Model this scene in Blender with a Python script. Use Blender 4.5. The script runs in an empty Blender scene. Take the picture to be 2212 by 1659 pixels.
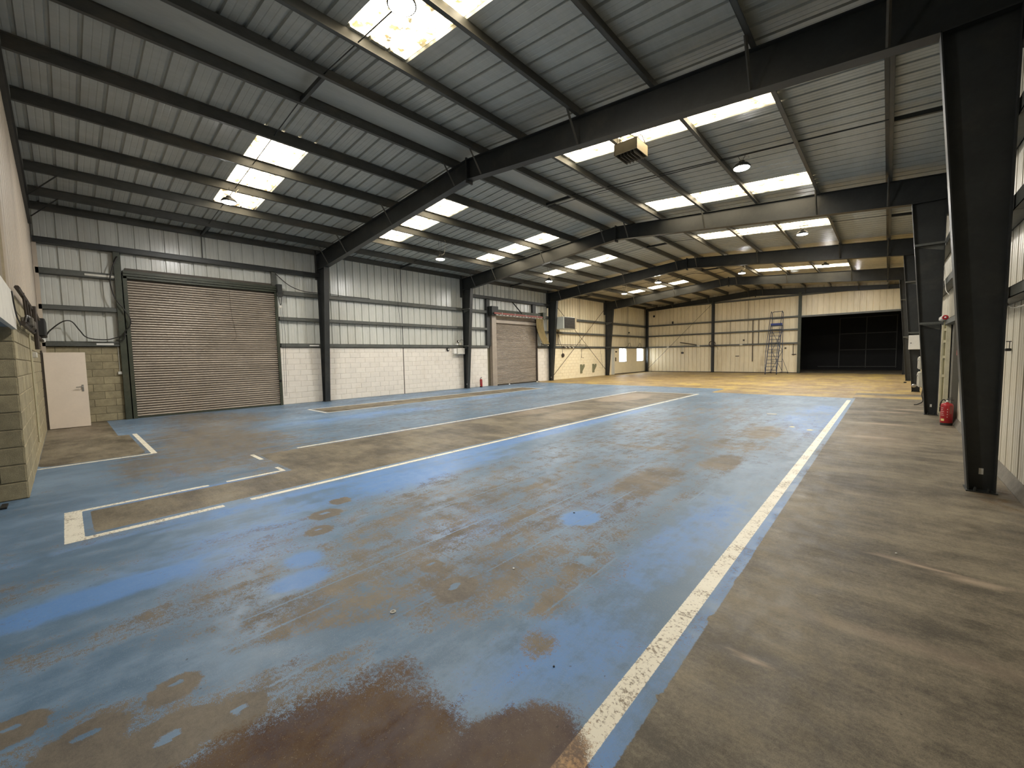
import bpy, math, random
import numpy as np
from mathutils import Vector, Matrix
random.seed(7)
rng = np.random.default_rng(11)
SC = bpy.context.scene
COL = SC.collection

# ------------------------------------------------------------------ camera
def cam_axes(p, t, r):
    cy, sy, cp, sp, cr, sr = math.cos(t), math.sin(t), math.cos(p), math.sin(p), math.cos(r), math.sin(r)
    F = Vector((-sy*cp, cy*cp, sp)); R = Vector((cy, sy, 0)); U = R.cross(F)
    return R*cr + U*sr, U*cr - R*sr, F
R_, U_, F_ = cam_axes(math.radians(-3.804), math.radians(42.519), math.radians(-1.122))
cd = bpy.data.cameras.new('camera'); cam = bpy.data.objects.new('camera', cd); COL.objects.link(cam)
M = Matrix.Identity(4)
for i in range(3):
    M[i][0] = R_[i]; M[i][1] = U_[i]; M[i][2] = -F_[i]
M.translation = Vector((0, 0, 1.6506))
cam.matrix_world = M
cd.sensor_width = 36.0; cd.sensor_fit = 'HORIZONTAL'; cd.lens = 36.0*884.73/2212.0
cd.clip_start = 0.05; cd.clip_end = 300
SC.camera = cam

# ------------------------------------------------------------------ light and exposure
SKYLIGHT = 10.0          # radiance of the translucent roof panels
LAMP = 640.0            # radiance of the high bay lenses
w = bpy.data.worlds.new('world'); SC.world = w; w.use_nodes = True
wn = w.node_tree.nodes; bg = wn['Background']
bg.inputs[0].default_value = (0.93, 0.97, 1.0, 1); bg.inputs[1].default_value = 16.0
SC.view_settings.view_transform = 'Standard'; SC.view_settings.look = 'None'
SC.view_settings.exposure = 0.30; SC.view_settings.gamma = 1.0; SC.view_settings.use_curve_mapping = False
SC.cycles.use_denoising = True
SC.cycles.max_bounces = 6; SC.cycles.diffuse_bounces = 4; SC.cycles.glossy_bounces = 2
SC.cycles.use_adaptive_sampling = True; SC.cycles.adaptive_threshold = 0.03
SC.cycles.sample_clamp_indirect = 6.0

# ------------------------------------------------------------------ materials
def newmat(name):
    m = bpy.data.materials.new(name); m.use_nodes = True
    nt = m.node_tree; b = nt.nodes['Principled BSDF']
    return m, nt, b
def N(nt, t, **kw):
    n = nt.nodes.new(t)
    for k, v in kw.items(): setattr(n, k, v)
    return n
def math_(nt, op, a, b=None, c=None, clamp=False):
    n = N(nt, 'ShaderNodeMath', operation=op); n.use_clamp = clamp
    for i, v in enumerate((a, b, c)):
        if v is None: continue
        if isinstance(v, (int, float)): n.inputs[i].default_value = v
        else: nt.links.new(v, n.inputs[i])
    return n.outputs[0]
def maprange(nt, v, a, b, c=0.0, d=1.0, smooth=True):
    n = N(nt, 'ShaderNodeMapRange'); n.interpolation_type = 'SMOOTHSTEP' if smooth else 'LINEAR'; n.clamp = True
    nt.links.new(v, n.inputs[0])
    for i, x in zip((1, 2, 3, 4), (a, b, c, d)): n.inputs[i].default_value = x
    return n.outputs[0]
def mixc(nt, f, a, b, blend='MIX'):
    n = N(nt, 'ShaderNodeMix', data_type='RGBA', blend_type=blend)
    if isinstance(f, (int, float)): n.inputs[0].default_value = f
    else: nt.links.new(f, n.inputs[0])
    for i, v in ((6, a), (7, b)):
        if isinstance(v, tuple): n.inputs[i].default_value = (*v[:3], 1)
        else: nt.links.new(v, n.inputs[i])
    return n.outputs[2]
def noise(nt, co, scale, detail=4, rough=0.55, dist=0.0):
    n = N(nt, 'ShaderNodeTexNoise'); nt.links.new(co, n.inputs['Vector'])
    n.inputs['Scale'].default_value = scale; n.inputs['Detail'].default_value = detail
    n.inputs['Roughness'].default_value = rough; n.inputs['Distortion'].default_value = dist
    return n.outputs[0]
def mapping(nt, co, scale=(1, 1, 1), rot=(0, 0, 0), loc=(0, 0, 0)):
    n = N(nt, 'ShaderNodeMapping'); nt.links.new(co, n.inputs[0])
    n.inputs['Scale'].default_value = scale; n.inputs['Rotation'].default_value = rot; n.inputs['Location'].default_value = loc
    return n.outputs[0]
def pos(nt):
    return N(nt, 'ShaderNodeNewGeometry').outputs['Position']
def bump(nt, b, h, strength, dist=0.01):
    n = N(nt, 'ShaderNodeBump'); n.inputs['Strength'].default_value = strength; n.inputs['Distance'].default_value = dist
    nt.links.new(h, n.inputs['Height']); nt.links.new(n.outputs[0], b.inputs['Normal'])
def simple(name, col, rough=0.5, metal=0.0, var=0.25, scale=6.0, dirt=None, dirt_amt=0.35, stretch=(1, 1, 1), bmp=0.0, bscale=60.0, rand=0.0):
    """base colour + large and small noise, optional dirt colour, optional tone shift per object"""
    m, nt, b = newmat(name)
    co = mapping(nt, pos(nt), stretch)
    n1 = noise(nt, co, scale, 5); n2 = noise(nt, co, scale*7, 3)
    v = math_(nt, 'ADD', math_(nt, 'MULTIPLY', n1, 0.65), math_(nt, 'MULTIPLY', n2, 0.35))
    dark = tuple(c*(1-var) for c in col); light = tuple(min(1, c*(1+var*0.6)) for c in col)
    c = mixc(nt, maprange(nt, v, 0.3, 0.7), dark, light)
    if dirt:
        n3 = noise(nt, co, scale*0.45, 7, 0.65, 0.4)
        c = mixc(nt, math_(nt, 'MULTIPLY', maprange(nt, n3, 0.5, 0.75), dirt_amt), c, dirt)
    if rand:
        oi = N(nt, 'ShaderNodeObjectInfo').outputs['Random']
        k = maprange(nt, oi, 0, 1, 1-rand, 1+rand*0.4, False)
        vm = N(nt, 'ShaderNodeVectorMath', operation='SCALE'); nt.links.new(c, vm.inputs[0]); nt.links.new(k, vm.inputs['Scale']); c = vm.outputs[0]
    nt.links.new(c, b.inputs['Base Color'])
    b.inputs['Roughness'].default_value = rough; b.inputs['Metallic'].default_value = metal
    if bmp: bump(nt, b, noise(nt, co, bscale, 5, 0.6), bmp, 0.006)
    return m

MAT = {}
MAT['steel'] = simple('dark_painted_steel', (0.023, 0.0255, 0.0255), 0.45, 0, 0.25, 3, (0.10, 0.09, 0.07), 0.25)
MAT['steel_brown'] = simple('rusty_dark_steel', (0.05, 0.037, 0.028), 0.6, 0, 0.3, 5)
MAT['green'] = simple('dark_green_steel', (0.045, 0.052, 0.033), 0.5, 0, 0.3, 4, (0.12, 0.10, 0.06), 0.3)
MAT['purlin'] = simple('grey_cold_rolled_steel', (0.065, 0.065, 0.058), 0.5, 0, 0.3, 2.5, (0.20, 0.16, 0.11), 0.35, (1, 0.4, 1))
MAT['girt'] = simple('grey_side_rail_steel', (0.10, 0.105, 0.095), 0.5, 0, 0.25, 3, (0.19, 0.15, 0.10), 0.35)
MAT['roof'] = simple('grey_white_roof_liner', (0.43, 0.445, 0.42), 0.36, 0, 0.10, 1.2, (0.33, 0.31, 0.26), 0.35, (3, 0.6, 1), rand=0.08)
MAT['roof2'] = simple('cream_roof_liner', (0.48, 0.445, 0.35), 0.38, 0, 0.12, 1.2, (0.36, 0.30, 0.18), 0.4, (3, 0.6, 1), rand=0.08)
MAT['clad'] = simple('grey_white_wall_sheet', (0.63, 0.64, 0.60), 0.26, 0, 0.10, 1.6, (0.42, 0.38, 0.30), 0.4, (1, 1, 0.25), rand=0.06)
MAT['clad2'] = simple('cream_wall_sheet', (0.80, 0.71, 0.51), 0.34, 0, 0.10, 1.6, (0.45, 0.35, 0.18), 0.45, (1, 1, 0.25), rand=0.06)
MAT['clad_near'] = simple('beige_wall_sheet', (0.56, 0.48, 0.39), 0.45, 0, 0.12, 1.6, (0.36, 0.28, 0.20), 0.4, (1, 1, 0.3), rand=0.05)
MAT['blockw'] = simple('white_painted_block', (0.80, 0.75, 0.68), 0.6, 0, 0.05, 4, (0.62, 0.54, 0.44), 0.3, rand=0.04, bmp=0.35, bscale=90)
MAT['blockc'] = simple('cream_painted_block', (0.88, 0.79, 0.57), 0.6, 0, 0.05, 4, (0.68, 0.54, 0.30), 0.3, rand=0.04, bmp=0.35, bscale=90)
MAT['block'] = simple('bare_concrete_block', (0.36, 0.31, 0.195), 0.85, 0, 0.22, 9, (0.22, 0.19, 0.12), 0.5, rand=0.18, bmp=0.7, bscale=110)
MAT['mortar'] = simple('mortar', (0.26, 0.225, 0.15), 0.9, 0, 0.2, 20)
MAT['mortarw'] = simple('painted_mortar', (0.74, 0.69, 0.62), 0.7, 0, 0.1, 8)
MAT['mortarc'] = simple('cream_painted_mortar', (0.78, 0.66, 0.43), 0.7, 0, 0.1, 8)
MAT['render'] = simple('beige_rendered_wall', (0.50, 0.42, 0.29), 0.85, 0, 0.15, 3, (0.32, 0.25, 0.16), 0.45, bmp=0.3)
MAT['slat'] = simple('taupe_shutter_slat', (0.43, 0.365, 0.30), 0.40, 0.15, 0.12, 3, (0.24, 0.20, 0.15), 0.4, (1, 0.5, 1), rand=0.10)
MAT['slatgap'] = simple('dark_taupe_gap_shade', (0.085, 0.070, 0.055), 0.6, 0, 0.2, 5)  # darkened backing colour stands in for the shade between slats
MAT['clad_right'] = simple('yellowed_white_wall_sheet', (0.60, 0.56, 0.46), 0.36, 0, 0.10, 1.6, (0.40, 0.34, 0.24), 0.5, (1, 1, 0.25), rand=0.05)
MAT['white'] = simple('white_enamel', (0.78, 0.77, 0.73), 0.4, 0, 0.06, 4)
MAT['doorleaf'] = simple('pinkish_white_door_paint', (0.80, 0.70, 0.60), 0.45, 0, 0.04, 3, (0.6, 0.5, 0.42), 0.15)
MAT['offwhite'] = simple('aged_white_plaster', (0.66, 0.64, 0.58), 0.7, 0, 0.10, 5, (0.35, 0.32, 0.27), 0.4)
MAT['greybox'] = simple('light_grey_plastic', (0.60, 0.57, 0.48), 0.45, 0, 0.08, 6)
MAT['black'] = simple('black_rubber', (0.012, 0.012, 0.012), 0.5, 0, 0.2, 10)
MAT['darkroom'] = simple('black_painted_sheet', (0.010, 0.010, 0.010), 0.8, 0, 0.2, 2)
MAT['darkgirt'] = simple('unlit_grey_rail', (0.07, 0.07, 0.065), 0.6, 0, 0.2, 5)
MAT['red'] = simple('red_paint', (0.33, 0.013, 0.018), 0.35, 0, 0.15, 8)
MAT['redrail'] = simple('faded_red_oxide_rail', (0.26, 0.075, 0.06), 0.5, 0, 0.2, 6)
MAT['blue'] = simple('blue_ladder_paint', (0.022, 0.036, 0.075), 0.45, 0, 0.25, 12)
MAT['bluebright'] = simple('deep_blue_guard_board', (0.015, 0.035, 0.20), 0.4, 0, 0.1, 12)
MAT['chrome'] = simple('brushed_metal', (0.45, 0.44, 0.42), 0.3, 0.9, 0.1, 20)
MAT['pvc'] = simple('yellowed_pvc_strip', (0.25, 0.195, 0.09), 0.35, 0, 0.35, 5, (0.16, 0.11, 0.04), 0.6, (1, 1, 0.3))
MAT['cream'] = simple('cream_frame_paint', (0.62, 0.57, 0.40), 0.5, 0, 0.12, 6, (0.3, 0.26, 0.15), 0.4)
MAT['olive'] = simple('olive_frame_paint', (0.22, 0.20, 0.11), 0.55, 0, 0.2, 6)
MAT['greypanel'] = simple('dark_grey_door_panel', (0.10, 0.095, 0.08), 0.5, 0, 0.15, 3)
MAT['flash'] = simple('grey_base_flashing', (0.16, 0.145, 0.12), 0.55, 0, 0.3, 6, (0.08, 0.06, 0.045), 0.5)
MAT['beigebox'] = simple('beige_heater_casing', (0.38, 0.32, 0.215), 0.5, 0, 0.08, 6)
MAT['heaterwhite'] = simple('pale_heater_casing', (0.66, 0.69, 0.64), 0.45, 0, 0.06, 6)
MAT['cable'] = simple('black_cable', (0.018, 0.016, 0.014), 0.5, 0, 0.2, 10)
MAT['whitecable'] = simple('pale_cable', (0.5, 0.47, 0.4), 0.5, 0, 0.1, 10)
MAT['bracket'] = simple('olive_green_bracket', (0.20, 0.20, 0.12), 0.5, 0, 0.15, 10)
MAT['yellow'] = simple('yellow_label', (0.75, 0.62, 0.25), 0.5, 0, 0.1, 10)
MAT['canopy'] = simple('blue_grey_soffit_paint', (0.22, 0.27, 0.33), 0.6, 0, 0.1, 4)
MAT['leafm'] = simple('green_leaf', (0.10, 0.30, 0.05), 0.5, 0, 0.3, 6)
MAT['bark'] = simple('brown_bark', (0.12, 0.08, 0.05), 0.8, 0, 0.3, 12)

def emis(name, col, strength):
    m, nt, b = newmat(name)
    nt.nodes.remove(b); e = N(nt, 'ShaderNodeEmission'); e.inputs[0].default_value = (*col, 1); e.inputs[1].default_value = strength
    nt.links.new(e.outputs[0], nt.nodes['Material Output'].inputs[0]); return m
MAT['lamp'] = emis('lamp_lens', (1.0, 0.985, 0.95), LAMP)
def skylight_mat():
    # daylight glowing through a dirty glass-fibre sheet: stains, algae spots and a grubby lower edge
    m, nt, b = newmat('translucent_roof_panel')
    co = pos(nt)
    a = noise(nt, mapping(nt, co, (1, 1, 1)), 5.0, 4, 0.6)
    s = maprange(nt, a, 0.48, 0.64)
    spots = noise(nt, co, 11.0, 2, 0.5)
    s2 = maprange(nt, spots, 0.62, 0.70)
    broad = noise(nt, mapping(nt, co, (0.7, 3, 1)), 1.6, 3)
    c = mixc(nt, s, (1.0, 0.86, 0.62), (0.12, 0.088, 0.036))
    c = mixc(nt, math_(nt, 'MULTIPLY', s2, 0.8), c, (0.07, 0.04, 0.015))
    at = N(nt, 'ShaderNodeAttribute', attribute_name='edge').outputs['Fac']
    edge = math_(nt, 'MULTIPLY', at, maprange(nt, noise(nt, co, 14, 3), 0.3, 0.6))
    c = mixc(nt, edge, c, (0.13, 0.085, 0.04))
    st = math_(nt, 'MULTIPLY', maprange(nt, broad, 0.3, 0.68, 0.22, 1.45), SKYLIGHT)
    b.inputs['Base Color'].default_value = (0.75, 0.68, 0.5, 1); b.inputs['Roughness'].default_value = 0.5
    nt.links.new(c, b.inputs['Emission Color']); nt.links.new(st, b.inputs['Emission Strength'])
    return m
MAT['skylight'] = skylight_mat()
def glass_mat():
    m, nt, b = newmat('window_glass')
    b.inputs['Base Color'].default_value = (0.95, 0.98, 1, 1); b.inputs['Roughness'].default_value = 0.02
    b.inputs['Transmission Weight'].default_value = 1.0; b.inputs['IOR'].default_value = 1.02
    return m
MAT['glass'] = glass_mat()

# ------------------------------------------------------------------ mesh helpers
class MB:
    def __init__(s): s.v = []; s.f = []
    def add(s, vs, fs):
        o = len(s.v); s.v += [tuple(p) for p in vs]; s.f += [tuple(i+o for i in f) for f in fs]; return s
    def hexa(s, p):   # p: 8 points, 0-3 bottom ring, 4-7 top ring
        return s.add(p, [(3, 2, 1, 0), (4, 5, 6, 7), (0, 1, 5, 4), (1, 2, 6, 5), (2, 3, 7, 6), (3, 0, 4, 7)])
    def box(s, x0, x1, y0, y1, z0, z1):
        x0, x1 = sorted((x0, x1)); y0, y1 = sorted((y0, y1)); z0, z1 = sorted((z0, z1))
        return s.hexa([(x0, y0, z0), (x1, y0, z0), (x1, y1, z0), (x0, y1, z0), (x0, y0, z1), (x1, y0, z1), (x1, y1, z1), (x0, y1, z1)])
    def bbox(s, x0, x1, y0, y1, z0, z1, c=0.01):   # box with chamfered vertical and horizontal edges
        x0, x1 = sorted((x0, x1)); y0, y1 = sorted((y0, y1)); z0, z1 = sorted((z0, z1))
        c = min(c, (x1-x0)/3, (y1-y0)/3, (z1-z0)/3)
        def ring(z, i):
            a, b, d, e = x0+i, x1-i, y0+i, y1-i
            return [(a+c, d, z), (b-c, d, z), (b, d+c, z), (b, e-c, z), (b-c, e, z), (a+c, e, z), (a, e-c, z), (a, d+c, z)]
        vs = ring(z0, c) + ring(z0+c, 0) + ring(z1-c, 0) + ring(z1, c)
        fs = [tuple(reversed(range(8))), tuple(range(24, 32))]
        for k in range(3):
            for i in range(8):
                j = (i+1) % 8; fs.append((k*8+i, k*8+j, k*8+8+j, k*8+8+i))
        return s.add(vs, fs)
    def prism(s, poly, d0, d1, axis='y'):   # poly in the plane across the axis
        n = len(poly)
        def P(a, b, d): return (a, d, b) if axis == 'y' else ((d, a, b) if axis == 'x' else (a, b, d))
        vs = [P(a, b, d0) for a, b in poly] + [P(a, b, d1) for a, b in poly]
        fs = [tuple(range(n)), tuple(reversed(range(n, 2*n)))] + [(i, i+n, (i+1) % n+n, (i+1) % n) for i in range(n)]
        return s.add(vs, fs)
    def tube(s, pts, r, n=8, closed=False):
        pts = [Vector(p) for p in pts]; k = len(pts); o = []
        ref = Vector((0, 0, 1))
        for i, p in enumerate(pts):
            if closed: t = pts[(i+1) % k]-pts[i-1]
            else: t = pts[min(i+1, k-1)]-pts[max(i-1, 0)]
            t.normalize()
            a = t.cross(ref)
            if a.length < 0.05: a = t.cross(Vector((1, 0, 0)))
            a.normalize(); b = t.cross(a)
            rr = r[i] if isinstance(r, (list, tuple)) else r
            for j in range(n):
                q = 2*math.pi*j/n; o.append(p + a*(rr*math.cos(q)) + b*(rr*math.sin(q)))
        fs = []
        for i in range(k if closed else k-1):
            for j in range(n):
                j2 = (j+1) % n; i2 = (i+1) % k
                fs.append((i*n+j, i*n+j2, i2*n+j2, i2*n+j))
        if not closed: fs += [tuple(reversed(range(n))), tuple(range((k-1)*n, k*n))]
        return s.add(o, fs)
    def lathe(s, prof, c, n=20, axis='z'):   # prof: (radius, height)
        vs = []
        for r, h in prof:
            for j in range(n):
                q = 2*math.pi*j/n; a, b = r*math.cos(q), r*math.sin(q)
                vs.append((c[0]+a, c[1]+b, c[2]+h) if axis == 'z' else ((c[0]+h, c[1]+a, c[2]+b) if axis == 'x' else (c[0]+a, c[1]+h, c[2]+b)))
        fs = []
        for i in range(len(prof)-1):
            for j in range(n):
                j2 = (j+1) % n; fs.append((i*n+j, i*n+j2, (i+1)*n+j2, (i+1)*n+j))
        fs += [tuple(reversed(range(n))), tuple(range((len(prof)-1)*n, len(prof)*n))]
        return s.add(vs, fs)
    def mesh(s, name, mat):
        me = bpy.data.meshes.new(name); me.from_pydata(s.v, [], s.f); me.materials.append(MAT[mat]); me.update(); return me
    def build(s, name, mat, parent=None, smooth=False, fix=True):
        me = s.mesh(name, mat)
        if fix:
            import bmesh
            bm = bmesh.new(); bm.from_mesh(me); bmesh.ops.recalc_face_normals(bm, faces=bm.faces); bm.to_mesh(me); bm.free()
        if smooth:
            me.polygons.foreach_set('use_smooth', [True]*len(me.polygons))
        return link(name, me, parent)
def link(name, me, parent=None, loc=None):
    o = bpy.data.objects.new(name, me); COL.objects.link(o)
    if parent is not None:
        o.parent = parent; o.matrix_parent_inverse = Matrix.Translation(-Vector(parent.location))
    if loc is not None: o.location = loc
    return o
def thing(name, label, cat, loc=(0, 0, 0), group=None):
    o = bpy.data.objects.new(name, None); COL.objects.link(o); o.location = loc; o.empty_display_size = 0.1
    o['label'] = label; o['category'] = cat
    if group: o['group'] = group
    return o
def tag(o, label, cat, group=None):
    o['label'] = label; o['category'] = cat
    if group: o['group'] = group
    return o
def struct(name, loc=(0, 0, 0)):
    o = bpy.data.objects.new(name, None); COL.objects.link(o); o.location = loc; o['kind'] = 'structure'; o.empty_display_size = 0.1
    return o
def smooth_path(pts, k=5):   # Catmull-Rom
    P = [Vector(p) for p in pts]; P = [2*P[0]-P[1]] + P + [2*P[-1]-P[-2]]; out = []
    for i in range(1, len(P)-2):
        for j in range(k):
            t = j/k; a, b, c, d = P[i-1], P[i], P[i+1], P[i+2]
            out.append(0.5*((2*b)+(c-a)*t+(2*a-5*b+4*c-d)*t*t+(3*b-a-3*c+d)*t*t*t))
    out.append(P[-2]); return out

# ------------------------------------------------------------------ building numbers
XL, XR = -16.9, 1.15            # faces of the side walls
RX, RZ, SL = -7.8, 6.72, 0.0787 # ridge, height of the liner there, slope
Y0, BAY = 7.08, 7.513
FY = [Y0 + BAY*k for k in range(-1, 5)]     # frame lines: -0.43 ... 37.13
YG = 37.17                                   # far gable sheeting
YN = -0.39                                   # near gable face
YB = -8.0                                    # back of the bay behind the camera
TRANS = 22.1                                 # sheets and paint turn cream beyond this frame
def zr(x, off=0.0): return RZ - SL*abs(x-RX) - off
PX = [-15.74, -14.25, -12.77, -11.25, -9.77, -8.27, -7.29, -6.08, -4.57, -3.10, -1.59, -0.11]

# ------------------------------------------------------------------ floor
def floor_mat():
    m, nt, b = newmat('painted_concrete_floor')
    p = pos(nt)
    A = lambda nme: N(nt, 'ShaderNodeAttribute', attribute_name=nme).outputs['Fac']
    aw, al, ab, ay, ar, abr, ali = A('wear'), A('line'), A('bluesd'), A('yelsd'), A('rust'), A('bright'), A('pale')
    n1 = noise(nt, mapping(nt, p, (1, 0.5, 1)), 1.1, 6, 0.6)
    n2 = noise(nt, p, 6.0, 8, 0.68)
    n3 = noise(nt, p, 45.0, 4, 0.7)
    n4 = noise(nt, p, 210.0, 2, 0.6)
    n5 = noise(nt, mapping(nt, p, (1.0, 0.20, 1), (0, 0, 0.05)), 5.0, 9, 0.72)      # scuffs drawn out along the hall
    n6 = noise(nt, mapping(nt, p, (0.30, 1.5, 1), (0, 0, -0.06)), 4.0, 12, 0.80)    # scrub marks across the bare concrete
    n7 = noise(nt, mapping(nt, p, (1, 1, 1), (0, 0, 0.8)), 1.7, 8, 0.7)
    cen = lambda v, k: math_(nt, 'MULTIPLY', math_(nt, 'SUBTRACT', v, 0.5), k)
    add = lambda *v: v[0] if len(v) == 1 else math_(nt, 'ADD', v[0], add(*v[1:]))
    cx = math_(nt, 'SUBTRACT', n2, 0.5)
    # bare concrete
    n8 = noise(nt, mapping(nt, p, (0.8, 1.3, 1)), 1.0, 5, 0.62)
    tone = add(cen(n6, 0.85), cen(n7, 0.9), cen(n8, 1.2), cen(n2, 0.6), cen(n3, 0.6), cen(n4, 0.6), -0.03)
    c1 = mixc(nt, maprange(nt, tone, -0.42, 0.42), (0.058, 0.047, 0.032), (0.265, 0.225, 0.158))
    c1 = mixc(nt, math_(nt, 'MULTIPLY', maprange(nt, add(cen(n6, 0.9), cen(n2, 0.8), cen(n8, .5)), 0.22, 0.36), 0.55), c1, (0.42, 0.36, 0.28))
    c1 = mixc(nt, math_(nt, 'MULTIPLY', ali, 0.65), c1, (0.44, 0.34, 0.25))
    # blue paint
    bl = mixc(nt, maprange(nt, add(n1, cen(n2, 0.6), cen(n5, 0.6)), 0.36, 0.64), (0.098, 0.170, 0.262), (0.170, 0.262, 0.385))
    bl = mixc(nt, math_(nt, 'MULTIPLY', maprange(nt, add(abr, cen(n2, 1.0), cen(n5, 1.0), cen(n1, 1.3)), 0.22, 0.85), 0.85), bl, (0.105, 0.250, 0.560))
    bl = mixc(nt, math_(nt, 'MULTIPLY', maprange(nt, add(cen(n5, 1.0), cen(n3, 0.6)), 0.12, 0.36), 0.38), bl, (0.33, 0.46, 0.58))
    bl = mixc(nt, math_(nt, 'MULTIPLY', maprange(nt, add(cen(n4, 1.0), cen(n3, 0.4)), 0.06, 0.22), 0.45), bl, (0.34, 0.38, 0.44))
    # wear
    wv = add(aw, cen(n5, 1.15), cen(n2, 1.0), cen(n3, 0.95), cen(n4, 1.15))
    cov = maprange(nt, wv, 0.55, 0.76, 1, 0)
    sdj = cen(n3, 0.022)
    inb = maprange(nt, math_(nt, 'ADD', ab, sdj), -0.004, 0.004, 1, 0)
    c1b = mixc(nt, math_(nt, 'MULTIPLY', inb, 0.45), c1, (0.150, 0.135, 0.125))
    c = mixc(nt, math_(nt, 'MULTIPLY', cov, inb), c1b, bl)
    # yellow paint
    ye = mixc(nt, maprange(nt, add(n2, cen(n3, .6)), 0.35, 0.65), (0.33, 0.235, 0.085), (0.56, 0.41, 0.095))
    iny = maprange(nt, math_(nt, 'ADD', ay, sdj), -0.03, 0.03, 1, 0)
    ny_ = noise(nt, mapping(nt, p, (0.35, 1.6, 1)), 0.9, 9, 0.72)
    cy = maprange(nt, add(ny_, cen(n2, 0.5), cen(n1, 0.7), math_(nt, 'MULTIPLY', math_(nt, 'ADD', ay, 1.2), -0.02)), 0.40, 0.53, 0.85, 0.10)
    tan = mixc(nt, maprange(nt, tone, -0.42, 0.42), (0.125, 0.080, 0.036), (0.37, 0.265, 0.145))
    c = mixc(nt, iny, c, tan)
    c = mixc(nt, math_(nt, 'MULTIPLY', cy, iny), c, ye)
    # white lines with scuffs
    ws = add(math_(nt, 'MULTIPLY', n3, 0.55), math_(nt, 'MULTIPLY', n2, 0.40), math_(nt, 'MULTIPLY', n4, 0.15))
    wl = mixc(nt, maprange(nt, ws, 0.56, 0.66), (0.82, 0.78, 0.66), (0.26, 0.21, 0.15))
    inl = maprange(nt, math_(nt, 'ADD', al, math_(nt, 'MULTIPLY', sdj, 0.5)), -0.002, 0.002, 1, 0)
    c = mixc(nt, inl, c, wl)
    # rust and oil stain
    rs = add(ar, cen(n7, 0.85), cen(n2, 0.7), cen(n3, 0.8), cen(n4, 0.7))
    rc = mixc(nt, maprange(nt, add(n7, cen(n2, 0.6)), 0.36, 0.62), (0.062, 0.024, 0.009), (0.120, 0.072, 0.036))
    rc = mixc(nt, math_(nt, 'MULTIPLY', maprange(nt, add(cen(n4, 1), cen(n3, .8)), 0.10, 0.28), 0.7), rc, (0.27, 0.23, 0.17))
    rc = mixc(nt, inl, rc, mixc(nt, maprange(nt, add(n2, cen(n3, 0.8)), 0.35, 0.65), (0.10, 0.045, 0.018), (0.50, 0.30, 0.14)))
    c = mixc(nt, math_(nt, 'MULTIPLY', maprange(nt, rs, 0.40, 0.70), 0.92), c, rc)
    # small black specks and nicks
    vz = N(nt, 'ShaderNodeTexVoronoi', feature='F1'); nt.links.new(mapping(nt, p, (1, 0.7, 1)), vz.inputs['Vector']); vz.inputs['Scale'].default_value = 9.0
    sp = math_(nt, 'MULTIPLY', maprange(nt, math_(nt, 'ADD', vz.outputs['Distance'], cen(n3, 0.25)), 0.055, 0.02), maprange(nt, n1, 0.46, 0.56))
    c = mixc(nt, math_(nt, 'MULTIPLY', sp, 0.7), c, (0.04, 0.032, 0.025))
    nt.links.new(c, b.inputs['Base Color'])
    ro = maprange(nt, add(n2, cen(n5, 0.6)), 0.3, 0.7, 0.36, 0.52)
    ro = math_(nt, 'ADD', ro, math_(nt, 'MULTIPLY', maprange(nt, rs, 0.40, 0.70), 0.22))
    ro = math_(nt, 'ADD', ro, math_(nt, 'MULTIPLY', math_(nt, 'SUBTRACT', 1.0, math_(nt, 'MULTIPLY', cov, inb)), 0.10))
    nt.links.new(ro, b.inputs['Roughness']); b.inputs['Specular IOR Level'].default_value = 0.38
    bump(nt, b, math_(nt, 'ADD', n3, math_(nt, 'MULTIPLY', n2, 1.2)), 0.12, 0.004)
    return m
MAT['floor'] = floor_mat()

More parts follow.
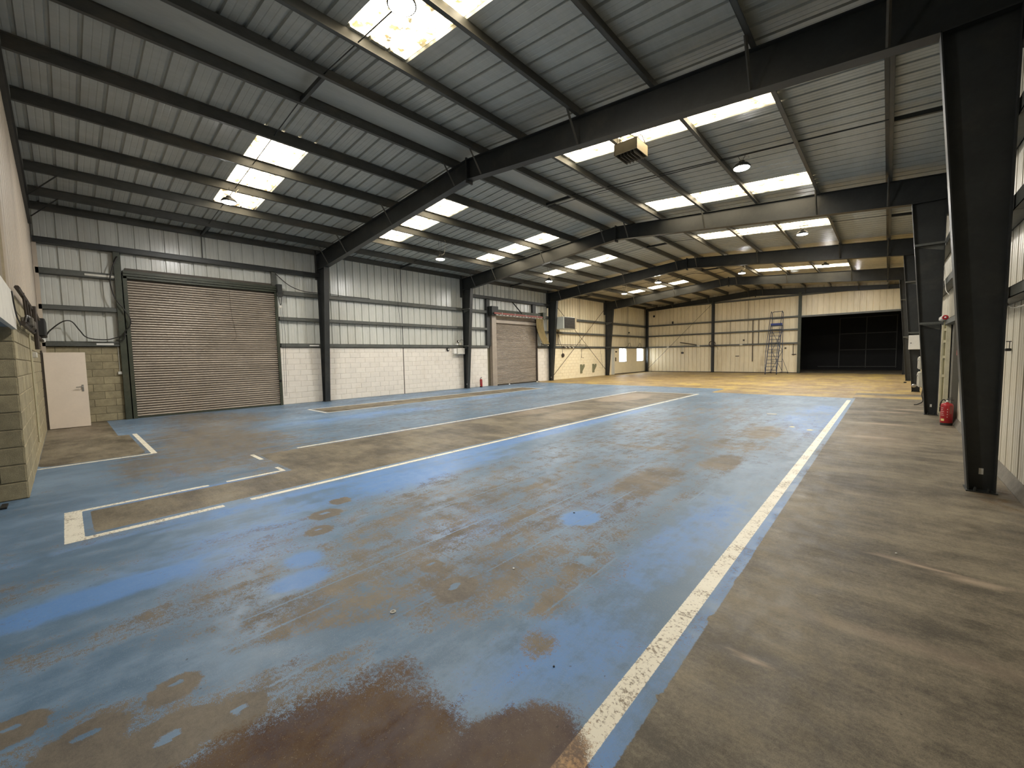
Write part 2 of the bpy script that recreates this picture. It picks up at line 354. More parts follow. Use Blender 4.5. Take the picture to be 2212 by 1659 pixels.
def build_floor():
    lines = [(-0.95, -0.845, -3.0, 17.5),              # right-hand long line
             (-5.645, -5.555, -0.10, 1.15), (-5.645, -5.56, 1.42, 17.25),
             (-6.75, -5.555, -0.10, 0.035),
             (-6.745, -6.665, -0.10, 1.22), (-6.745, -6.67, 1.42, 2.17),
             (-7.0, -6.68, 2.12, 2.17), (-8.30, -7.75, 2.13, 2.19),
             (-8.28, -8.20, 2.9, 17.25), (-8.25, -5.57, 17.19, 17.26),
             (-10.0, -9.92, -0.39, 1.06), (-13.15, -9.92, 0.99, 1.07),
             (-14.46, -14.39, 5.48, 16.55), (-13.06, -13.0, 5.50, 7.9), (-13.04, -13.0, 9.2, 16.55), (-14.46, -13.0, 5.47, 5.54), (-14.46, -13.0, 16.5, 16.56)]
    def axis(segs):
        out = []
        for a, b, d in segs:
            n = max(1, round((b-a)/d)); out += [a+(b-a)*i/n for i in range(n)]
        out.append(segs[-1][1]); return out
    xs = axis([(-17.6, -9, .25), (-9, -5, .12), (-5, -4.2, .06), (-4.2, -0.6, .035), (-0.6, 1.3, .12)])
    ys = axis([(-8.2, -3.0, .5), (-3.0, -0.6, .12), (-0.6, 3.2, .035), (3.2, 8.0, .08), (8, 20, .2), (20, 45.2, .4)])
    for a, b, c, d in lines:
        xs += [a, b, (a+b)/2, a-.02, b+.02]; ys += [c, d, (c+d)/2, c-.02, d+.02]
    for lx in (-2.99, -2.27, -2.23, -1.58, -3.6, -2.75, -2.68): xs += [lx-.012, lx, lx+.012]
    ys += [4.24, 4.30, 4.27, 4.33, 2.39, 2.41]
    xs += [-0.76, -5.72, -8.15, -8.05]; ys += [18.25, 20.3, 2.25, 0.1]
    def uniq(v):
        v = sorted(v); o = [v[0]]
        for t in v[1:]:
            if t-o[-1] > 0.008: o.append(t)
        return np.array(o)
    X, Y = uniq(xs), uniq(ys); nx, ny = len(X), len(Y)
    gx, gy = np.meshgrid(X, Y); x = gx.ravel(); y = gy.ravel()
    def rect(a, b, c, d):
        cx, cy, hx, hy = (a+b)/2, (c+d)/2, (b-a)/2, (d-c)/2
        qx = np.abs(x-cx)-hx; qy = np.abs(y-cy)-hy
        return np.hypot(np.maximum(qx, 0), np.maximum(qy, 0)) + np.minimum(np.maximum(qx, qy), 0)
    sd = np.full_like(x, 9.0)
    for l in lines: sd = np.minimum(sd, rect(*l))
    blue = rect(-17.5, -0.76, -9, 20.3)
    blue = np.minimum(blue, 9)
    wob = 0.03*np.sin(y*9.1)+0.018*np.sin(y*23.0+1)+0.012*np.sin(y*57.0)+0.008*np.sin(y*91.0+2)
    near = np.clip((3.7-y)/0.15, 0, 1)
    blue = np.maximum(blue, x-(-0.765+near*(0.035+wob)))
    holes = [rect(-6.60, -5.72, 0.10, 2.30), rect(-8.15, -5.72, 2.24, 17.13), rect(-13.1, -10.06, -0.39, 0.93), rect(-17, -13.0, -0.39, 0.75),
             rect(-14.36, -13.08, 5.6, 16.45)]
    for h in holes: blue = np.maximum(blue, -h)
    blue = np.maximum(blue, -rect(-5.42, 2, 18.25, 40))
    yel = np.minimum(rect(-17.5, -5.42, 20.3, 37.4), rect(-5.42, -0.85, 18.25, 37.4))
    yel = np.minimum(yel, rect(-0.85, 1.2, 18.75, 19.75)); yel = np.minimum(yel, rect(-0.85, 1.2, 20.6, 37.4))
    def blob(cx, cy, rx, ry, rot=0, soft=1.0):
        c, s = math.cos(rot), math.sin(rot); u = (x-cx)*c+(y-cy)*s; v = -(x-cx)*s+(y-cy)*c
        d = np.sqrt((u/rx)**2+(v/ry)**2)
        return np.clip((1.0+soft*0.5-d)/soft, 0, 1)
    wear = np.full_like(x, 0.50)
    bright = np.zeros_like(x); rust = np.zeros_like(x); pale = np.zeros_like(x)
    def W(v, *a, **k):
        nonlocal wear
        bb = blob(*a, **k); wear = wear*(1-bb) + v*bb
    def B(v, *a, **k):
        nonlocal bright
        bright = np.maximum(bright, v*blob(*a, **k))
    def Pl(v, *a, **k):
        nonlocal pale
        pale = np.maximum(pale, v*blob(*a, **k))
    # broad traffic zones
    W(0.62, -3.2, 9.5, 2.0, 5.0); W(0.35, -1.5, 14.5, 0.9, 3.0); W(0.58, -10.8, 9, 1.6, 6)
    W(0.86, -10.6, 2.2, 3.2, 1.0); W(0.80, -14.5, 3.0, 2.2, 1.0, 0.3); W(0.42, -11.5, 5.5, 1.2, 2.0)
    W(0.75, -8.7, 1.0, 1.1, 1.1); W(0.38, -9.0, -0.1, 1.6, 0.5); W(0.40, -7.0, -0.3, 1.0, 0.5)
    W(0.30, -1.2, 4.0, 0.35, 3.0); W(0.22, -5.1, 3.5, 0.45, 3.0); W(0.22, -5.3, 9, 0.25, 5)
    # speckled, half worn area in front of the camera
    W(0.69, -2.75, 1.7, 1.1, 1.7, 0.2); W(0.68, -2.0, 2.4, 0.5, 1.3); W(0.66, -3.4, 3.2, 1.0, 1.2); W(0.60, -3.7, 0.9, 0.6, 0.5)
    W(0.30, -1.35, 1.85, 0.35, 0.6, -0.3); W(0.36, -1.1, 3.0, 0.2, 1.0); W(0.34, -1.75, 1.35, 0.45, 0.22, 0.5)
    W(0.28, -4.1, 0.15, 0.35, 0.65); W(0.26, -2.55, 0.62, 0.10, 0.75, -0.5); W(0.30, -3.05, 0.0, 0.14, 0.6, -0.35)
    W(0.18, -3.22, 1.10, 0.13, 0.20); W(0.2, -3.55, 1.25, 0.14, 0.14)
    W(0.88, -2.25, 5.1, 0.28, 0.8, soft=0.7); W(0.90, -1.80, 6.6, 0.22, 0.5, soft=0.7); W(0.88, -1.85, 9.6, 0.30, 0.8, soft=0.7); W(0.75, -2.0, 8.0, 0.5, 0.4, soft=0.8)
    W(0.80, -3.0, 6.9, 0.9, 0.06, 0.15, soft=0.8); W(0.75, -1.6, 2.1, 0.12, 0.16); W(0.75, -1.45, 1.75, 0.10, 0.12)
    # brown rubbed-off discs with a bit of paint left in the middle
    for cx, cy, r in ((-2.23, 1.80, .13), (-2.63, 1.88, .075), (-2.27, 0.20, .15), (-2.56, -0.05, .12), (-2.88, -0.27, .10), (-2.63, 0.28, .09), (-4.42, 1.80, .13), (-4.03, 1.58, .10), (-4.7, 2.1, .10), (-2.2, 0.45, .10)):
        W(1.35, cx, cy, r, r*1.2, 0.4, soft=0.25); W(0.1, cx-.03, cy+.01, r*.22, r*.38, 0.3, soft=0.3)
    W(1.25, -2.33, 0.02, .22, .10, 0.6, soft=0.3)
    W(0.05, -2.26, 3.46, 0.17, 0.19, soft=0.2); W(0.05, -1.75, 2.75, 0.05, 0.07, soft=0.3)
    B(1.0, -2.26, 3.46, 0.17, 0.19, soft=0.2)
    B(0.95, -4.12, 0.12, 0.22, 0.62); B(0.75, -4.9, 3.4, 0.50, 2.2); B(0.9, -5.35, 6, 0.22, 6); B(0.9, -3.22, 1.10, .15, .22); B(0.9, -3.55, 1.25, .16, .15)
    B(0.6, -1.25, 1.9, 0.35, 0.7, -0.3); B(0.6, -0.8, 3, 0.07, 5); B(0.65, -1.2, 12.5, 0.8, 3.5); B(0.6, -1.3, 3.5, 0.35, 1.6); B(0.5, -4.3, 1.0, 0.8, 0.9)
    B(0.5, -11.4, 6.5, 1.0, 3.0); B(0.55, -8.0, 1.05, 0.7, 0.12); B(0.5, -12.3, 12, .4, 3); B(0.8, -6.63, 1.2, .06, 1.1); B(0.8, -8.18, 8, .05, 6); B(0.4, -15.8, 11, 0.5, 4.5)
    B(0.45, -3.2, 2.6, 0.8, 0.8); B(0.35, -2.4, 4.2, 0.8, 1.5)
    for lx, ya, yb in ((-2.99, 0.6, 3.4), (-2.27, 0.6, 2.0), (-2.23, 2.1, 4.6), (-1.58, 2.0, 5.6), (-3.6, 2.5, 5.0), (-2.75, -0.3, 1.2), (-2.68, 3.0, 7.0)):
        m_ = (np.abs(x-lx) < .011) & (y > ya) & (y < yb); wear[m_] -= 0.30; bright[m_] *= 0.3
    wear += 0.02*np.clip((6-y)/4, 0, 1)*(x < -0.95)*(x > -4.5)*(wear < 0.9)*(wear > 0.4)
    # stained area at the camera's feet
    rust = np.maximum(rust, 1.05*blob(-1.38, 0.36, 0.70, 0.80, 0.4, soft=0.45)); rust = np.maximum(rust, 1.0*blob(-1.02, 0.90, 0.36, 0.60, 0.0, soft=0.4))
    rust = np.maximum(rust, 0.62*blob(-1.75, 0.85, 0.28, 0.42, 0.3, soft=0.5)); rust = rust*np.clip((-0.78-x)/0.08, 0.35, 1)
    rust = np.maximum(rust, 0.35*blob(-2.1, 1.45, 0.12, 0.3, 0.5)); rust = np.maximum(rust, 0.45*blob(-2.35, 0.75, 0.08, 0.12))
    rust = np.maximum(rust, 0.5*blob(0.95, 6.9, 0.35, 0.8))
    Pl(0.7, -7.4, 14.5, 0.7, 1.7, soft=0.2); Pl(0.5, -7.7, 9.4, 0.35, 0.9, soft=0.3); Pl(0.4, -6.6, 9.5, 0.5, 1.0, soft=0.3); Pl(0.35, 0.2, 3.1, 0.6, 0.07, 0.1)
    Pl(0.35, -0.1, 10.5, 0.5, 1.5); Pl(0.3, -15.0, 0.2, 1.5, 0.4)
    for cx_, cy_, rx_, ry_ in ((.1, 14.6, .5, .05), (-.1, 13.9, .6, .06), (.3, 13.1, .4, .05), (.0, 12.2, .45, .05), (.5, 15.4, .4, .06), (-.2, 10.2, .4, .04), (.3, 4.3, .32, .02), (.5, 4.24, .2, .015), (-.5, 2.4, .10, .012)):
        Pl(1.2, cx_, cy_, rx_, ry_, -.1)
    wear = np.clip(wear, 0, 1.6)
    idx = np.arange(nx*ny).reshape(ny, nx)
    q = np.stack([idx[:-1, :-1], idx[:-1, 1:], idx[1:, 1:], idx[1:, :-1]], -1).reshape(-1, 4)
    me = bpy.data.meshes.new('floor'); nv = nx*ny; nf = len(q)
    me.vertices.add(nv); me.vertices.foreach_set('co', np.stack([x, y, np.zeros(nv)], 1).ravel())
    me.loops.add(nf*4); me.loops.foreach_set('vertex_index', q.ravel())
    me.polygons.add(nf); me.polygons.foreach_set('loop_start', np.arange(nf)*4); me.polygons.foreach_set('loop_total', np.full(nf, 4))
    me.update(calc_edges=True)
    for nme, arr in (('wear', wear), ('line', sd), ('bluesd', blue), ('yelsd', yel), ('rust', rust), ('bright', bright), ('pale', pale)):
        a = me.attributes.new(nme, 'FLOAT', 'POINT'); a.data.foreach_set('value', arr.astype(np.float32))
    me.materials.append(MAT['floor'])
    o = bpy.data.objects.new('floor', me); COL.objects.link(o); o['kind'] = 'structure'
    MB().box(-17.7, 1.4, -8.3, 45.3, -0.30, -0.012).build('slab', 'mortar', o)
build_floor()

# ------------------------------------------------------------------ profiled sheets
PITCH = 1.0037/3
PROF = [(0, .042), (.017, .042), (.031, 0), (.105, 0), (.112, .004), (.124, .004), (.131, 0), (.205, 0), (.212, .004), (.224, .004), (.231, 0), (.304, 0), (.317, .042)]
PROF_PLAIN = [(0, .042), (.017, .042), (.031, 0), (.304, 0), (.317, .042)]
def sheet_profile(width, plain=False):
    pts = []; u = 0.0
    n = max(1, round(width/PITCH)); k = width/(n*PITCH)
    for i in range(n):
        pts += [((i*PITCH+a)*k, d) for a, d in (PROF_PLAIN if plain else PROF)]
    pts.append((width, .042)); return pts
def sheet(mapf, width, length, mat, name, parent, edge=False, segs=1):
    """mapf(u, v, d) -> point; u across the sheet, v along, d depth away from the room"""
    pr = sheet_profile(width, bool(edge)); n = len(pr); T = 0.07
    vs = []; fs = []
    cuts = segs if isinstance(segs, list) else [i/segs for i in range(segs+1)]; segs = len(cuts)-1
    for s in range(segs+1):
        v = length*cuts[s]
        vs += [mapf(u, v, d) for u, d in pr] + [mapf(width, v, T), mapf(0, v, T)]
    m = n+2
    for s in range(segs):
        for i in range(m):
            j = (i+1) % m; fs.append((s*m+i, s*m+j, (s+1)*m+j, (s+1)*m+i))
    fs += [tuple(range(m)), tuple(reversed(range(segs*m, segs*m+m)))]
    b = MB(); b.v = vs; b.f = fs
    o = b.build(name, mat, parent)
    if edge:
        a = o.data.attributes.new('edge', 'FLOAT', 'POINT')
        val = []
        for s in range(segs+1): val += [edge[s]]*m
        a.data.foreach_set('value', val)
    return o

# ------------------------------------------------------------------ roof
ceiling = struct('ceiling', (RX, 15, RZ))
CW = 1.0037
sky_rows = [3.15+5.0185*k for k in range(6)]
for side in (-1, 1):
    xe = XL-0.1 if side < 0 else XR+0.1
    L = abs(xe-RX)
    def roofpiece(y0, x0, x1, mat, name, edge=False, segs=1):
        a, bb = (x0, x1)
        def mp(u, v, d, a=a, bb=bb, y0=y0):
            x = a+(bb-a)*v; return (x, y0+u, zr(x)+d)
        return sheet(mp, CW, 1.0, mat, name, ceiling, edge, segs)
    k = math.floor((-8.2-3.15)/CW)
    while 3.15+k*CW < YG+0.02:
        y0 = 3.15+k*CW
        if y0+CW > YG+0.6: break
        if side < 0 and y0+CW < YN+0.3: k += 1; continue
        mat = 'roof' if y0+CW/2 < TRANS else 'roof2'
        if k >= 0 and k % 5 == 0 and k//5 < 6:
            s0, s1 = (-9.80, -14.22) if side < 0 else (-6.02, -1.62)
            roofpiece(y0, RX, s0, mat, 'roof_sheet'); roofpiece(y0, s1, xe, mat, 'roof_sheet')
            cuts = [PX[4], PX[3], PX[2], PX[1]] if side < 0 else [PX[7], PX[8], PX[9], PX[10]]
            # one panel per purlin gap; dirt gathers at each lower edge
            for i in range(3):
                a = s0 if i == 0 else cuts[i]; bb = s1 if i == 2 else cuts[i+1]
                roofpiece(y0, a, bb, 'skylight', 'skylight_panel', [0.25, 0.0, 0.1, 0.9], [0, .12, .80, 1.0])
        else:
            roofpiece(y0, RX, xe, mat, 'roof_sheet')
        k += 1
# ridge lining between the two ridge purlins
for a, b_, mt in ((YB, TRANS, 'roof'), (TRANS, YG, 'roof2')):
    MB().prism([(-8.24, zr(-8.24)-.02), (RX, RZ-.045), (-7.33, zr(-7.33)-.02), (-7.33, zr(-7.33)+.0), (RX, RZ-.02), (-8.24, zr(-8.24))], a, b_).build('ridge_lining', mt, ceiling)
def purlin(x, y0, y1, parent, flip=1):
    zt = zr(x)-.004; zb = zt-.198; f = .065*flip
    b = MB(); b.box(x-.004, x+.004, y0, y1, zb, zt); b.box(x, x+f, y0, y1, zt-.006, zt); b.box(x, x-f, y0, y1, zb, zb+.006)
    b.box(x-f-.003, x-f+.003, y0, y1, zb, zb+.018)
    return b.build('purlin', 'purlin', parent)
for i in range(5):
    for x in PX:
        purlin(x, FY[i]+(0.1 if i == 0 else 0.002), FY[i+1]-.002, ceiling, 1 if x < RX else -1)
    # eaves beams
    for x in (-16.83, 1.07):
        b = MB(); zt = zr(x)-.006
        b.box(x-.004, x+.004, FY[i], FY[i+1], zt-.19, zt); b.box(x-.05, x+.05, FY[i], FY[i+1], zt-.008, zt); b.box(x-.05, x+.05, FY[i], FY[i+1], zt-.19, zt-.18)
        b.build('eaves_beam', 'purlin', ceiling)
    ym = (FY[i]+FY[i+1])/2
    # struts across the eaves and ridge gaps, tie rods between purlins
    for a, c in ((-16.8, PX[0]), (PX[5], PX[6]), (PX[-1], 1.05)):
        b = MB()
        za, zc = zr(a)-.16, zr(c)-.16
        b.hexa([(a, ym-.03, za-.03), (c, ym-.03, zc-.03), (c, ym+.03, zc-.03), (a, ym+.03, za-.03), (a, ym-.03, za+.05), (c, ym-.03, zc+.05), (c, ym+.03, zc+.05), (a, ym+.03, za+.05)])
        b.build('strut', 'steel', ceiling)
    rods = list(zip(PX[:5], PX[1:6])) + list(zip(PX[6:-1], PX[7:]))
    for a, c in rods:
        MB().tube([(a, ym, zr(a)-.12), (c, ym, zr(c)-.12)], .010, 6).build('tie_rod', 'steel', ceiling)
for x in PX[6:]:
    purlin(x, YB, FY[0]-.1, ceiling, -1)

# ------------------------------------------------------------------ portal frames
ORD = ['nearest, at the near gable', 'first full one in front of the camera, dark', 'second from the camera, rafter lit by skylights', 'third from the camera, dark under the cream roof', 'fourth from the camera, pale lit rafter', 'farthest, slim one against the far gable']
def rtop(x): return 6.52-.0787*abs(x-RX)
def quadplate(b, p, q, y0, y1, t):   # plate along the segment p-q in the xz plane
    d = Vector((q[0]-p[0], 0, q[1]-p[1])).normalized(); n = Vector((-d.z, 0, d.x))*t
    P, Q = Vector((p[0], 0, p[1])), Vector((q[0], 0, q[1]))
    A = [(P-n), (Q-n), (Q+n), (P+n)]
    b.hexa([(A[0].x, y0, A[0].z), (A[1].x, y0, A[1].z), (A[1].x, y1, A[1].z), (A[0].x, y1, A[0].z), (A[3].x, y0, A[3].z), (A[2].x, y0, A[2].z), (A[2].x, y1, A[2].z), (A[3].x, y1, A[3].z)])
def brace_x(): return [-15.74, -14.25, -11.25, -8.27, -7.29, -4.57, -1.59, -0.11]
def portal(k):
    y = FY[k] if k < 5 else 37.02
    t = thing('portal_frame', 'dark steel portal frame, ' + ORD[k], 'steel frame', (RX, y, 0))
    hf = .10
    slim = k == 5
    for sgn in (-1, 1):
        cxo = -16.77 if sgn < 0 else 0.94
        cxi0 = -16.555 if sgn < 0 else 0.735
        cxi1 = -16.10 if sgn < 0 else 0.34
        zk = 5.25; zk2 = zk
        if slim: cxi0 = cxo-sgn*.2; cxi1 = cxo-sgn*.2; zk = 5.60
        if not (k == 0 and sgn < 0):
            b = MB()
            b.prism([(cxo, 0.01), (cxi0, 0.01), (cxi1, zk), (cxi1, rtop(cxi1)), (cxo, rtop(cxo))], y-.006, y+.006)
            quadplate(b, (cxi0, 0.01), (cxi1, zk+.02), y-hf, y+hf, .007)
            quadplate(b, (cxo, 0.01), (cxo, rtop(cxo)-.02), y-hf, y+hf, .007)
            b.build('column', 'steel', t)
            # slotted hole near the foot
            xm = (cxi0+cxo)/2
            if k in (1, 2, 3):
                o = MB().box(xm-.018, xm+.018, y-.009, y-.0065, .19, .26).build('slot', 'offwhite', t)
                o['label'] = 'pale slotted hole in the column foot'
            b = MB().box(min(cxo, cxi0)-.02, max(cxo, cxi0)+.02, y-.13, y+.13, 0, .014); b.build('base_plate', 'steel', t)
            for dx in (-.05, .05):
                MB().lathe([(.014, 0), (.014, .03), (.009, .03), (.009, .045)], (xm+dx, y-.115, .014), 6).build('anchor_bolt', 'steel', t)
            if not slim:
                xo = cxo+sgn*.16
                b = MB().box(cxo, xo, y-hf, y+hf, 4.86, zr(xo)-.03); b.build('eaves_bracket', 'steel', t)
                # horizontal stiffeners at the knee and stays at rail heights
                b = MB().box(cxi1, cxo, y-hf, y+hf, zk-.012, zk+.006); b.build('stiffener', 'steel', t)
                for z in (2.27, 4.2):
                    if (sgn > 0 and k >= 2) or (sgn < 0 and k in (2, 4)):
                        f = z/zk; xi = cxi0+(cxi1-cxi0)*f
                        b = MB().box(xi, cxo+sgn*.05, y-hf-.04, y-hf, z-.02, z+.03)
                        b.prism([(xi-sgn*-.0, z-.02), (cxo, z-.02), (cxo, z-.16), (cxo-sgn*.03, z-.16)], y-.02, y-.008)
                        b.build('rail_stay', 'girt', t)
        # rafter
        zb0 = 5.25 if not slim else 5.60; zb1 = 6.045
        xa = cxi1
        b = MB()
        b.prism([(xa, zb0), (RX, zb1), (RX, 6.52), (xa, rtop(xa))], y-.006, y+.006)
        quadplate(b, (xa-.0, zb0), (RX, zb1), y-hf, y+hf, .006)
        quadplate(b, (cxo, rtop(cxo)-.008), (RX, 6.512), y-hf, y+hf, .006)
        b.build('rafter', 'steel', t)
    # bolted end plates at the apex
    MB().box(RX-.018, RX+.018, y-hf, y+hf, 5.955, 6.56).build('apex_plate', 'steel', t)
    # fly braces down from the purlins to the bottom flange
    if k >= 1:
        for x in brace_x():
            side = -1 if x < RX else 1
            zb = (zb1 - (zb1-zb0)*abs(x-RX)/abs((-16.1 if x < RX else .34)-RX))
            x2 = x
            MB().tube([(x, y-.42, zr(x)-.19), (x2, y-.08, zb+.02)], .024, 4).build('fly_brace', 'purlin', t)  # paler purlin grey puts the light on the steel into its colour
    else:
        for x in (-15.74, -14.25):
            MB().tube([(x, y+.6, zr(x)-.19), (x-.5, y+.1, zr(x)-.62)], .018, 4).build('fly_brace', 'steel', t)
    return t
for k in range(6): portal(k)

# ------------------------------------------------------------------ left wall
wall_left = struct('wall_left', (XL, 15, 0))
BX = -16.85
def block_run(parent, segs, mat, mortar, limit, face=BX, course=.217, bw=.45, ncourse=10, plane='x', back=.12, dirn=1):
    """courses of blocks on a plane x=face (plane 'x', along y) or y=face (plane 'y', along x)"""
    placed = []
    for a, c in segs:
        for r in range(ncourse):
            off = (bw/2 if r % 2 else 0.0)
            u = a-off
            while u < c-.02:
                u0 = max(a, u); u1 = min(c, u+bw)
                if u1-u0 > .03: placed.append((u0, u1, r*course, (r+1)*course))
                u += bw
    placed.sort(key=lambda q: abs(q[0]) if plane == 'x' else abs(q[0]))
    g = .006; gu = .0025 if mat != 'block' else .006; cache = {}; rest = MB()
    for i, (u0, u1, z0, z1) in enumerate(placed):
        wd = round(u1-u0, 3)
        def blk(b, u0, z0, wd, jit):
            c = .007; d = dirn
            f0 = face + d*jit
            if plane == 'x': P = lambda dd, u, z: (f0+d*dd, u, z)
            else: P = lambda dd, u, z: (u, f0+d*dd, z)
            u1, z1 = u0+wd, z0+course
            cu = .007 if gu > .004 else .003
            vs = [P(-.05, u0+gu, z0+g), P(-.05, u1-gu, z0+g), P(-.05, u1-gu, z1-g), P(-.05, u0+gu, z1-g),
                  P(-c, u0+gu, z0+g), P(-c, u1-gu, z0+g), P(-c, u1-gu, z1-g), P(-c, u0+gu, z1-g),
                  P(0, u0+gu+cu, z0+g+c), P(0, u1-gu-cu, z0+g+c), P(0, u1-gu-cu, z1-g-c), P(0, u0+gu+cu, z1-g-c)]
            fs = [(0, 1, 2, 3), (8, 9, 10, 11)]
            for k in (0, 4):
                for j in range(4):
                    j2 = (j+1) % 4; fs.append((k+j, k+j2, k+4+j2, k+4+j))
            b.add(vs, fs)
        if i < limit:
            key = (wd, round(random.random()*2))
            if key not in cache:
                b = MB(); blk(b, 0, 0, wd, (key[1]-1)*.0015)
                me = b.mesh('block', mat)
                import bmesh
                bm = bmesh.new(); bm.from_mesh(me); bmesh.ops.recalc_face_normals(bm, faces=bm.faces); bm.to_mesh(me); bm.free()
                cache[key] = me
            o = bpy.data.objects.new('block', cache[key]); COL.objects.link(o); o.parent = parent
            o.matrix_parent_inverse = Matrix.Translation(-Vector(parent.location))
            o.location = (0, u0, z0) if plane == 'x' else (u0, 0, z0)
        else: blk(rest, u0, z0, wd, 0)
    if rest.v:
        o = rest.build('blockwork', mat, parent); o['kind'] = 'stuff'
    H = ncourse*course
    for a, c in segs:
        b = MB(); d = dirn
        if plane == 'x': b.box(face-d*.010, face-d*(.010+back), a, c, 0, H)
        else: b.box(a, c-.08, face-d*.010, face-d*(.010+back), 0, H)
        b.build('mortar_bed', mortar, parent)
block_run(wall_left, [(-0.37, 1.22)], 'block', 'mortar', 60)
block_run(wall_left, [(5.53, 10.82), (10.86, 16.36)], 'blockw', 'mortarw', 235)
block_run(wall_left, [(20.92, 22.1)], 'blockw', 'mortarw', 0)
block_run(wall_left, [(22.1, 30.6)], 'blockc', 'mortarc', 0)
MB().box(BX-.02, BX-.012, 10.81, 10.87, 0, 2.17).build('movement_joint', 'steel_brown', wall_left)
CX = -16.95     # liner face on the left wall
def wall_sheets_x(face, d, y0, y1, zf0, zf1, mat, parent, name='wall_sheet'):
    """vertical sheets on a plane x=face; d=-1 when the room is on +x"""
    n = max(1, round((y1-y0)/CW)); wd = (y1-y0)/n
    for i in range(n):
        ya = y0+i*wd; z0 = zf0; z1 = zf1
        sheet(lambda u, v, dd, ya=ya: (face+d*dd, ya+u, z0+(z1-z0)*v), wd, 1.0, mat, name, parent)
ztop = zr(CX)+.03
def lw(y0, y1, z0, mat): wall_sheets_x(CX, -1, y0, y1, z0, ztop, mat, wall_left)
lw(-0.37, 1.30, 2.17, 'clad'); lw(1.30, 5.53, 4.40, 'clad'); lw(5.53, 16.60, 2.17, 'clad'); lw(16.60, 20.80, 4.15, 'clad'); lw(20.80, 22.10, 2.17, 'clad'); lw(22.10, 37.30, 2.17, 'clad2')
def girt(parent, p0, p1, z0, z1, mat='girt', depth=.15, out=1, axis='y', x=None, name='side_rail'):
    """Z rail: web against the sheets with a flange towards the room; p0..p1 along the wall"""
    b = MB(); xa, xb = x
    if axis == 'y':
        b.box(xa, xb, p0, p1, z1-.008, z1); b.box(xb-.006*out, xb, p0, p1, z0, z1); b.box(xa, xb, p0, p1, z0+.0, z0+.008); b.box(xa, xa+.006*out, p0, p1, z0-.0, z0+.05)
    else:
        b.box(p0, p1, xa, xb, z1-.008, z1); b.box(p0, p1, xb-.006*out, xb, z0, z1); b.box(p0, p1, xa, xb, z0, z0+.008)
    return b.build(name, mat, parent)
GX = (CX+.002, -16.78)
for i in range(5):
    a, c = FY[i]+.005, FY[i+1]-.005
    gaps = [(1.25, 5.55)] if i == 0 else ([(16.3, 20.9)] if i == 2 else [])
    spans = [(a, c)] if not gaps else [(a, gaps[0][0]), (gaps[0][1], c)]
    for s0, s1 in spans:
        if i == 0 and s0 < 0: s0 = -0.36
        girt(wall_left, s0, s1, 2.18, 2.32, x=GX); girt(wall_left, s0, s1, 3.18, 3.31, x=GX); girt(wall_left, s0, s1, 4.13, 4.29, x=GX)
    if gaps:
        s0 = max(a, -0.36)
        b = MB().box(-16.90, -16.72, s0, c, 4.95, 5.09); b.box(-16.94, -16.70, s0, c, 5.07, 5.09); b.box(-16.94, -16.70, s0, c, 4.94, 4.955)
        b.build('header_beam', 'steel', wall_left)
    ym = (FY[i]+FY[i+1])/2
    if i in (1, 3, 4): MB().tube([(-16.84, ym, 2.3), (-16.84, ym, 5.8)], .012, 6).build('rail_tie', 'steel', wall_left)
    elif i == 0: MB().tube([(-16.84, ym, 5.0), (-16.84, ym, 5.8)], .012, 6).build('rail_tie', 'steel', wall_left)
    else: MB().tube([(-16.84, ym, 5.0), (-16.84, ym, 5.8)], .012, 6).build('rail_tie', 'steel', wall_left)
# outer skin so no light leaks
MB().box(-17.12, -17.05, -0.6, 31.1, 2.2, 6.1).build('outer_sheet', 'clad', wall_left)
MB().box(-17.12, -17.05, 31.1, 37.4, 2.45, 6.1).build('outer_sheet', 'clad2', wall_left)
MB().box(-17.12, -17.0, -0.6, 30.7, -.1, 2.25).build('outer_sheet', 'mortar', wall_left)
# bay with the two windows: plain cream boarded wall
b = MB()
for y0, y1, z0, z1 in ((31.15, 32.02, 0.06, 2.40), (32.02, 33.40, 0.06, 1.0), (32.02, 33.40, 2.24, 2.40), (33.40, 35.34, 0.06, 2.40), (35.34, 36.75, 0.06, 1.0), (35.34, 36.75, 2.24, 2.40), (36.75, 37.35, 0.06, 2.40)):
    b.box(-17.05, -16.88, y0, y1, z0, z1)
b.build('boarded_panel', 'blockc', wall_left)
MB().box(-17.05, -16.86, 30.6, 31.15, 0, 2.18).build('door_reveal', 'clad', wall_left)
MB().box(-17.05, -16.865, 31.15, 37.35, 0, .06).build('sill_strip', 'steel_brown', wall_left)
for n, (y0, y1) in enumerate(((32.02, 33.40), (35.34, 36.75))):
    wd = struct('window_%d' % (n+1), (-16.95, (y0+y1)/2, 1.0))
    b = MB(); f = .045
    b.box(-17.0, -16.90, y0, y0+f, 1.0, 2.24); b.box(-17.0, -16.90, y1-f, y1, 1.0, 2.24); b.box(-17.0, -16.90, y0, y1, 1.0, 1.0+f); b.box(-17.0, -16.90, y0, y1, 2.24-f, 2.24)
    b.build('window_frame', 'white', wd)
    MB().box(-16.958, -16.952, y0+f, y1-f, 1.0+f, 2.24-f).build('pane', 'glass', wd)

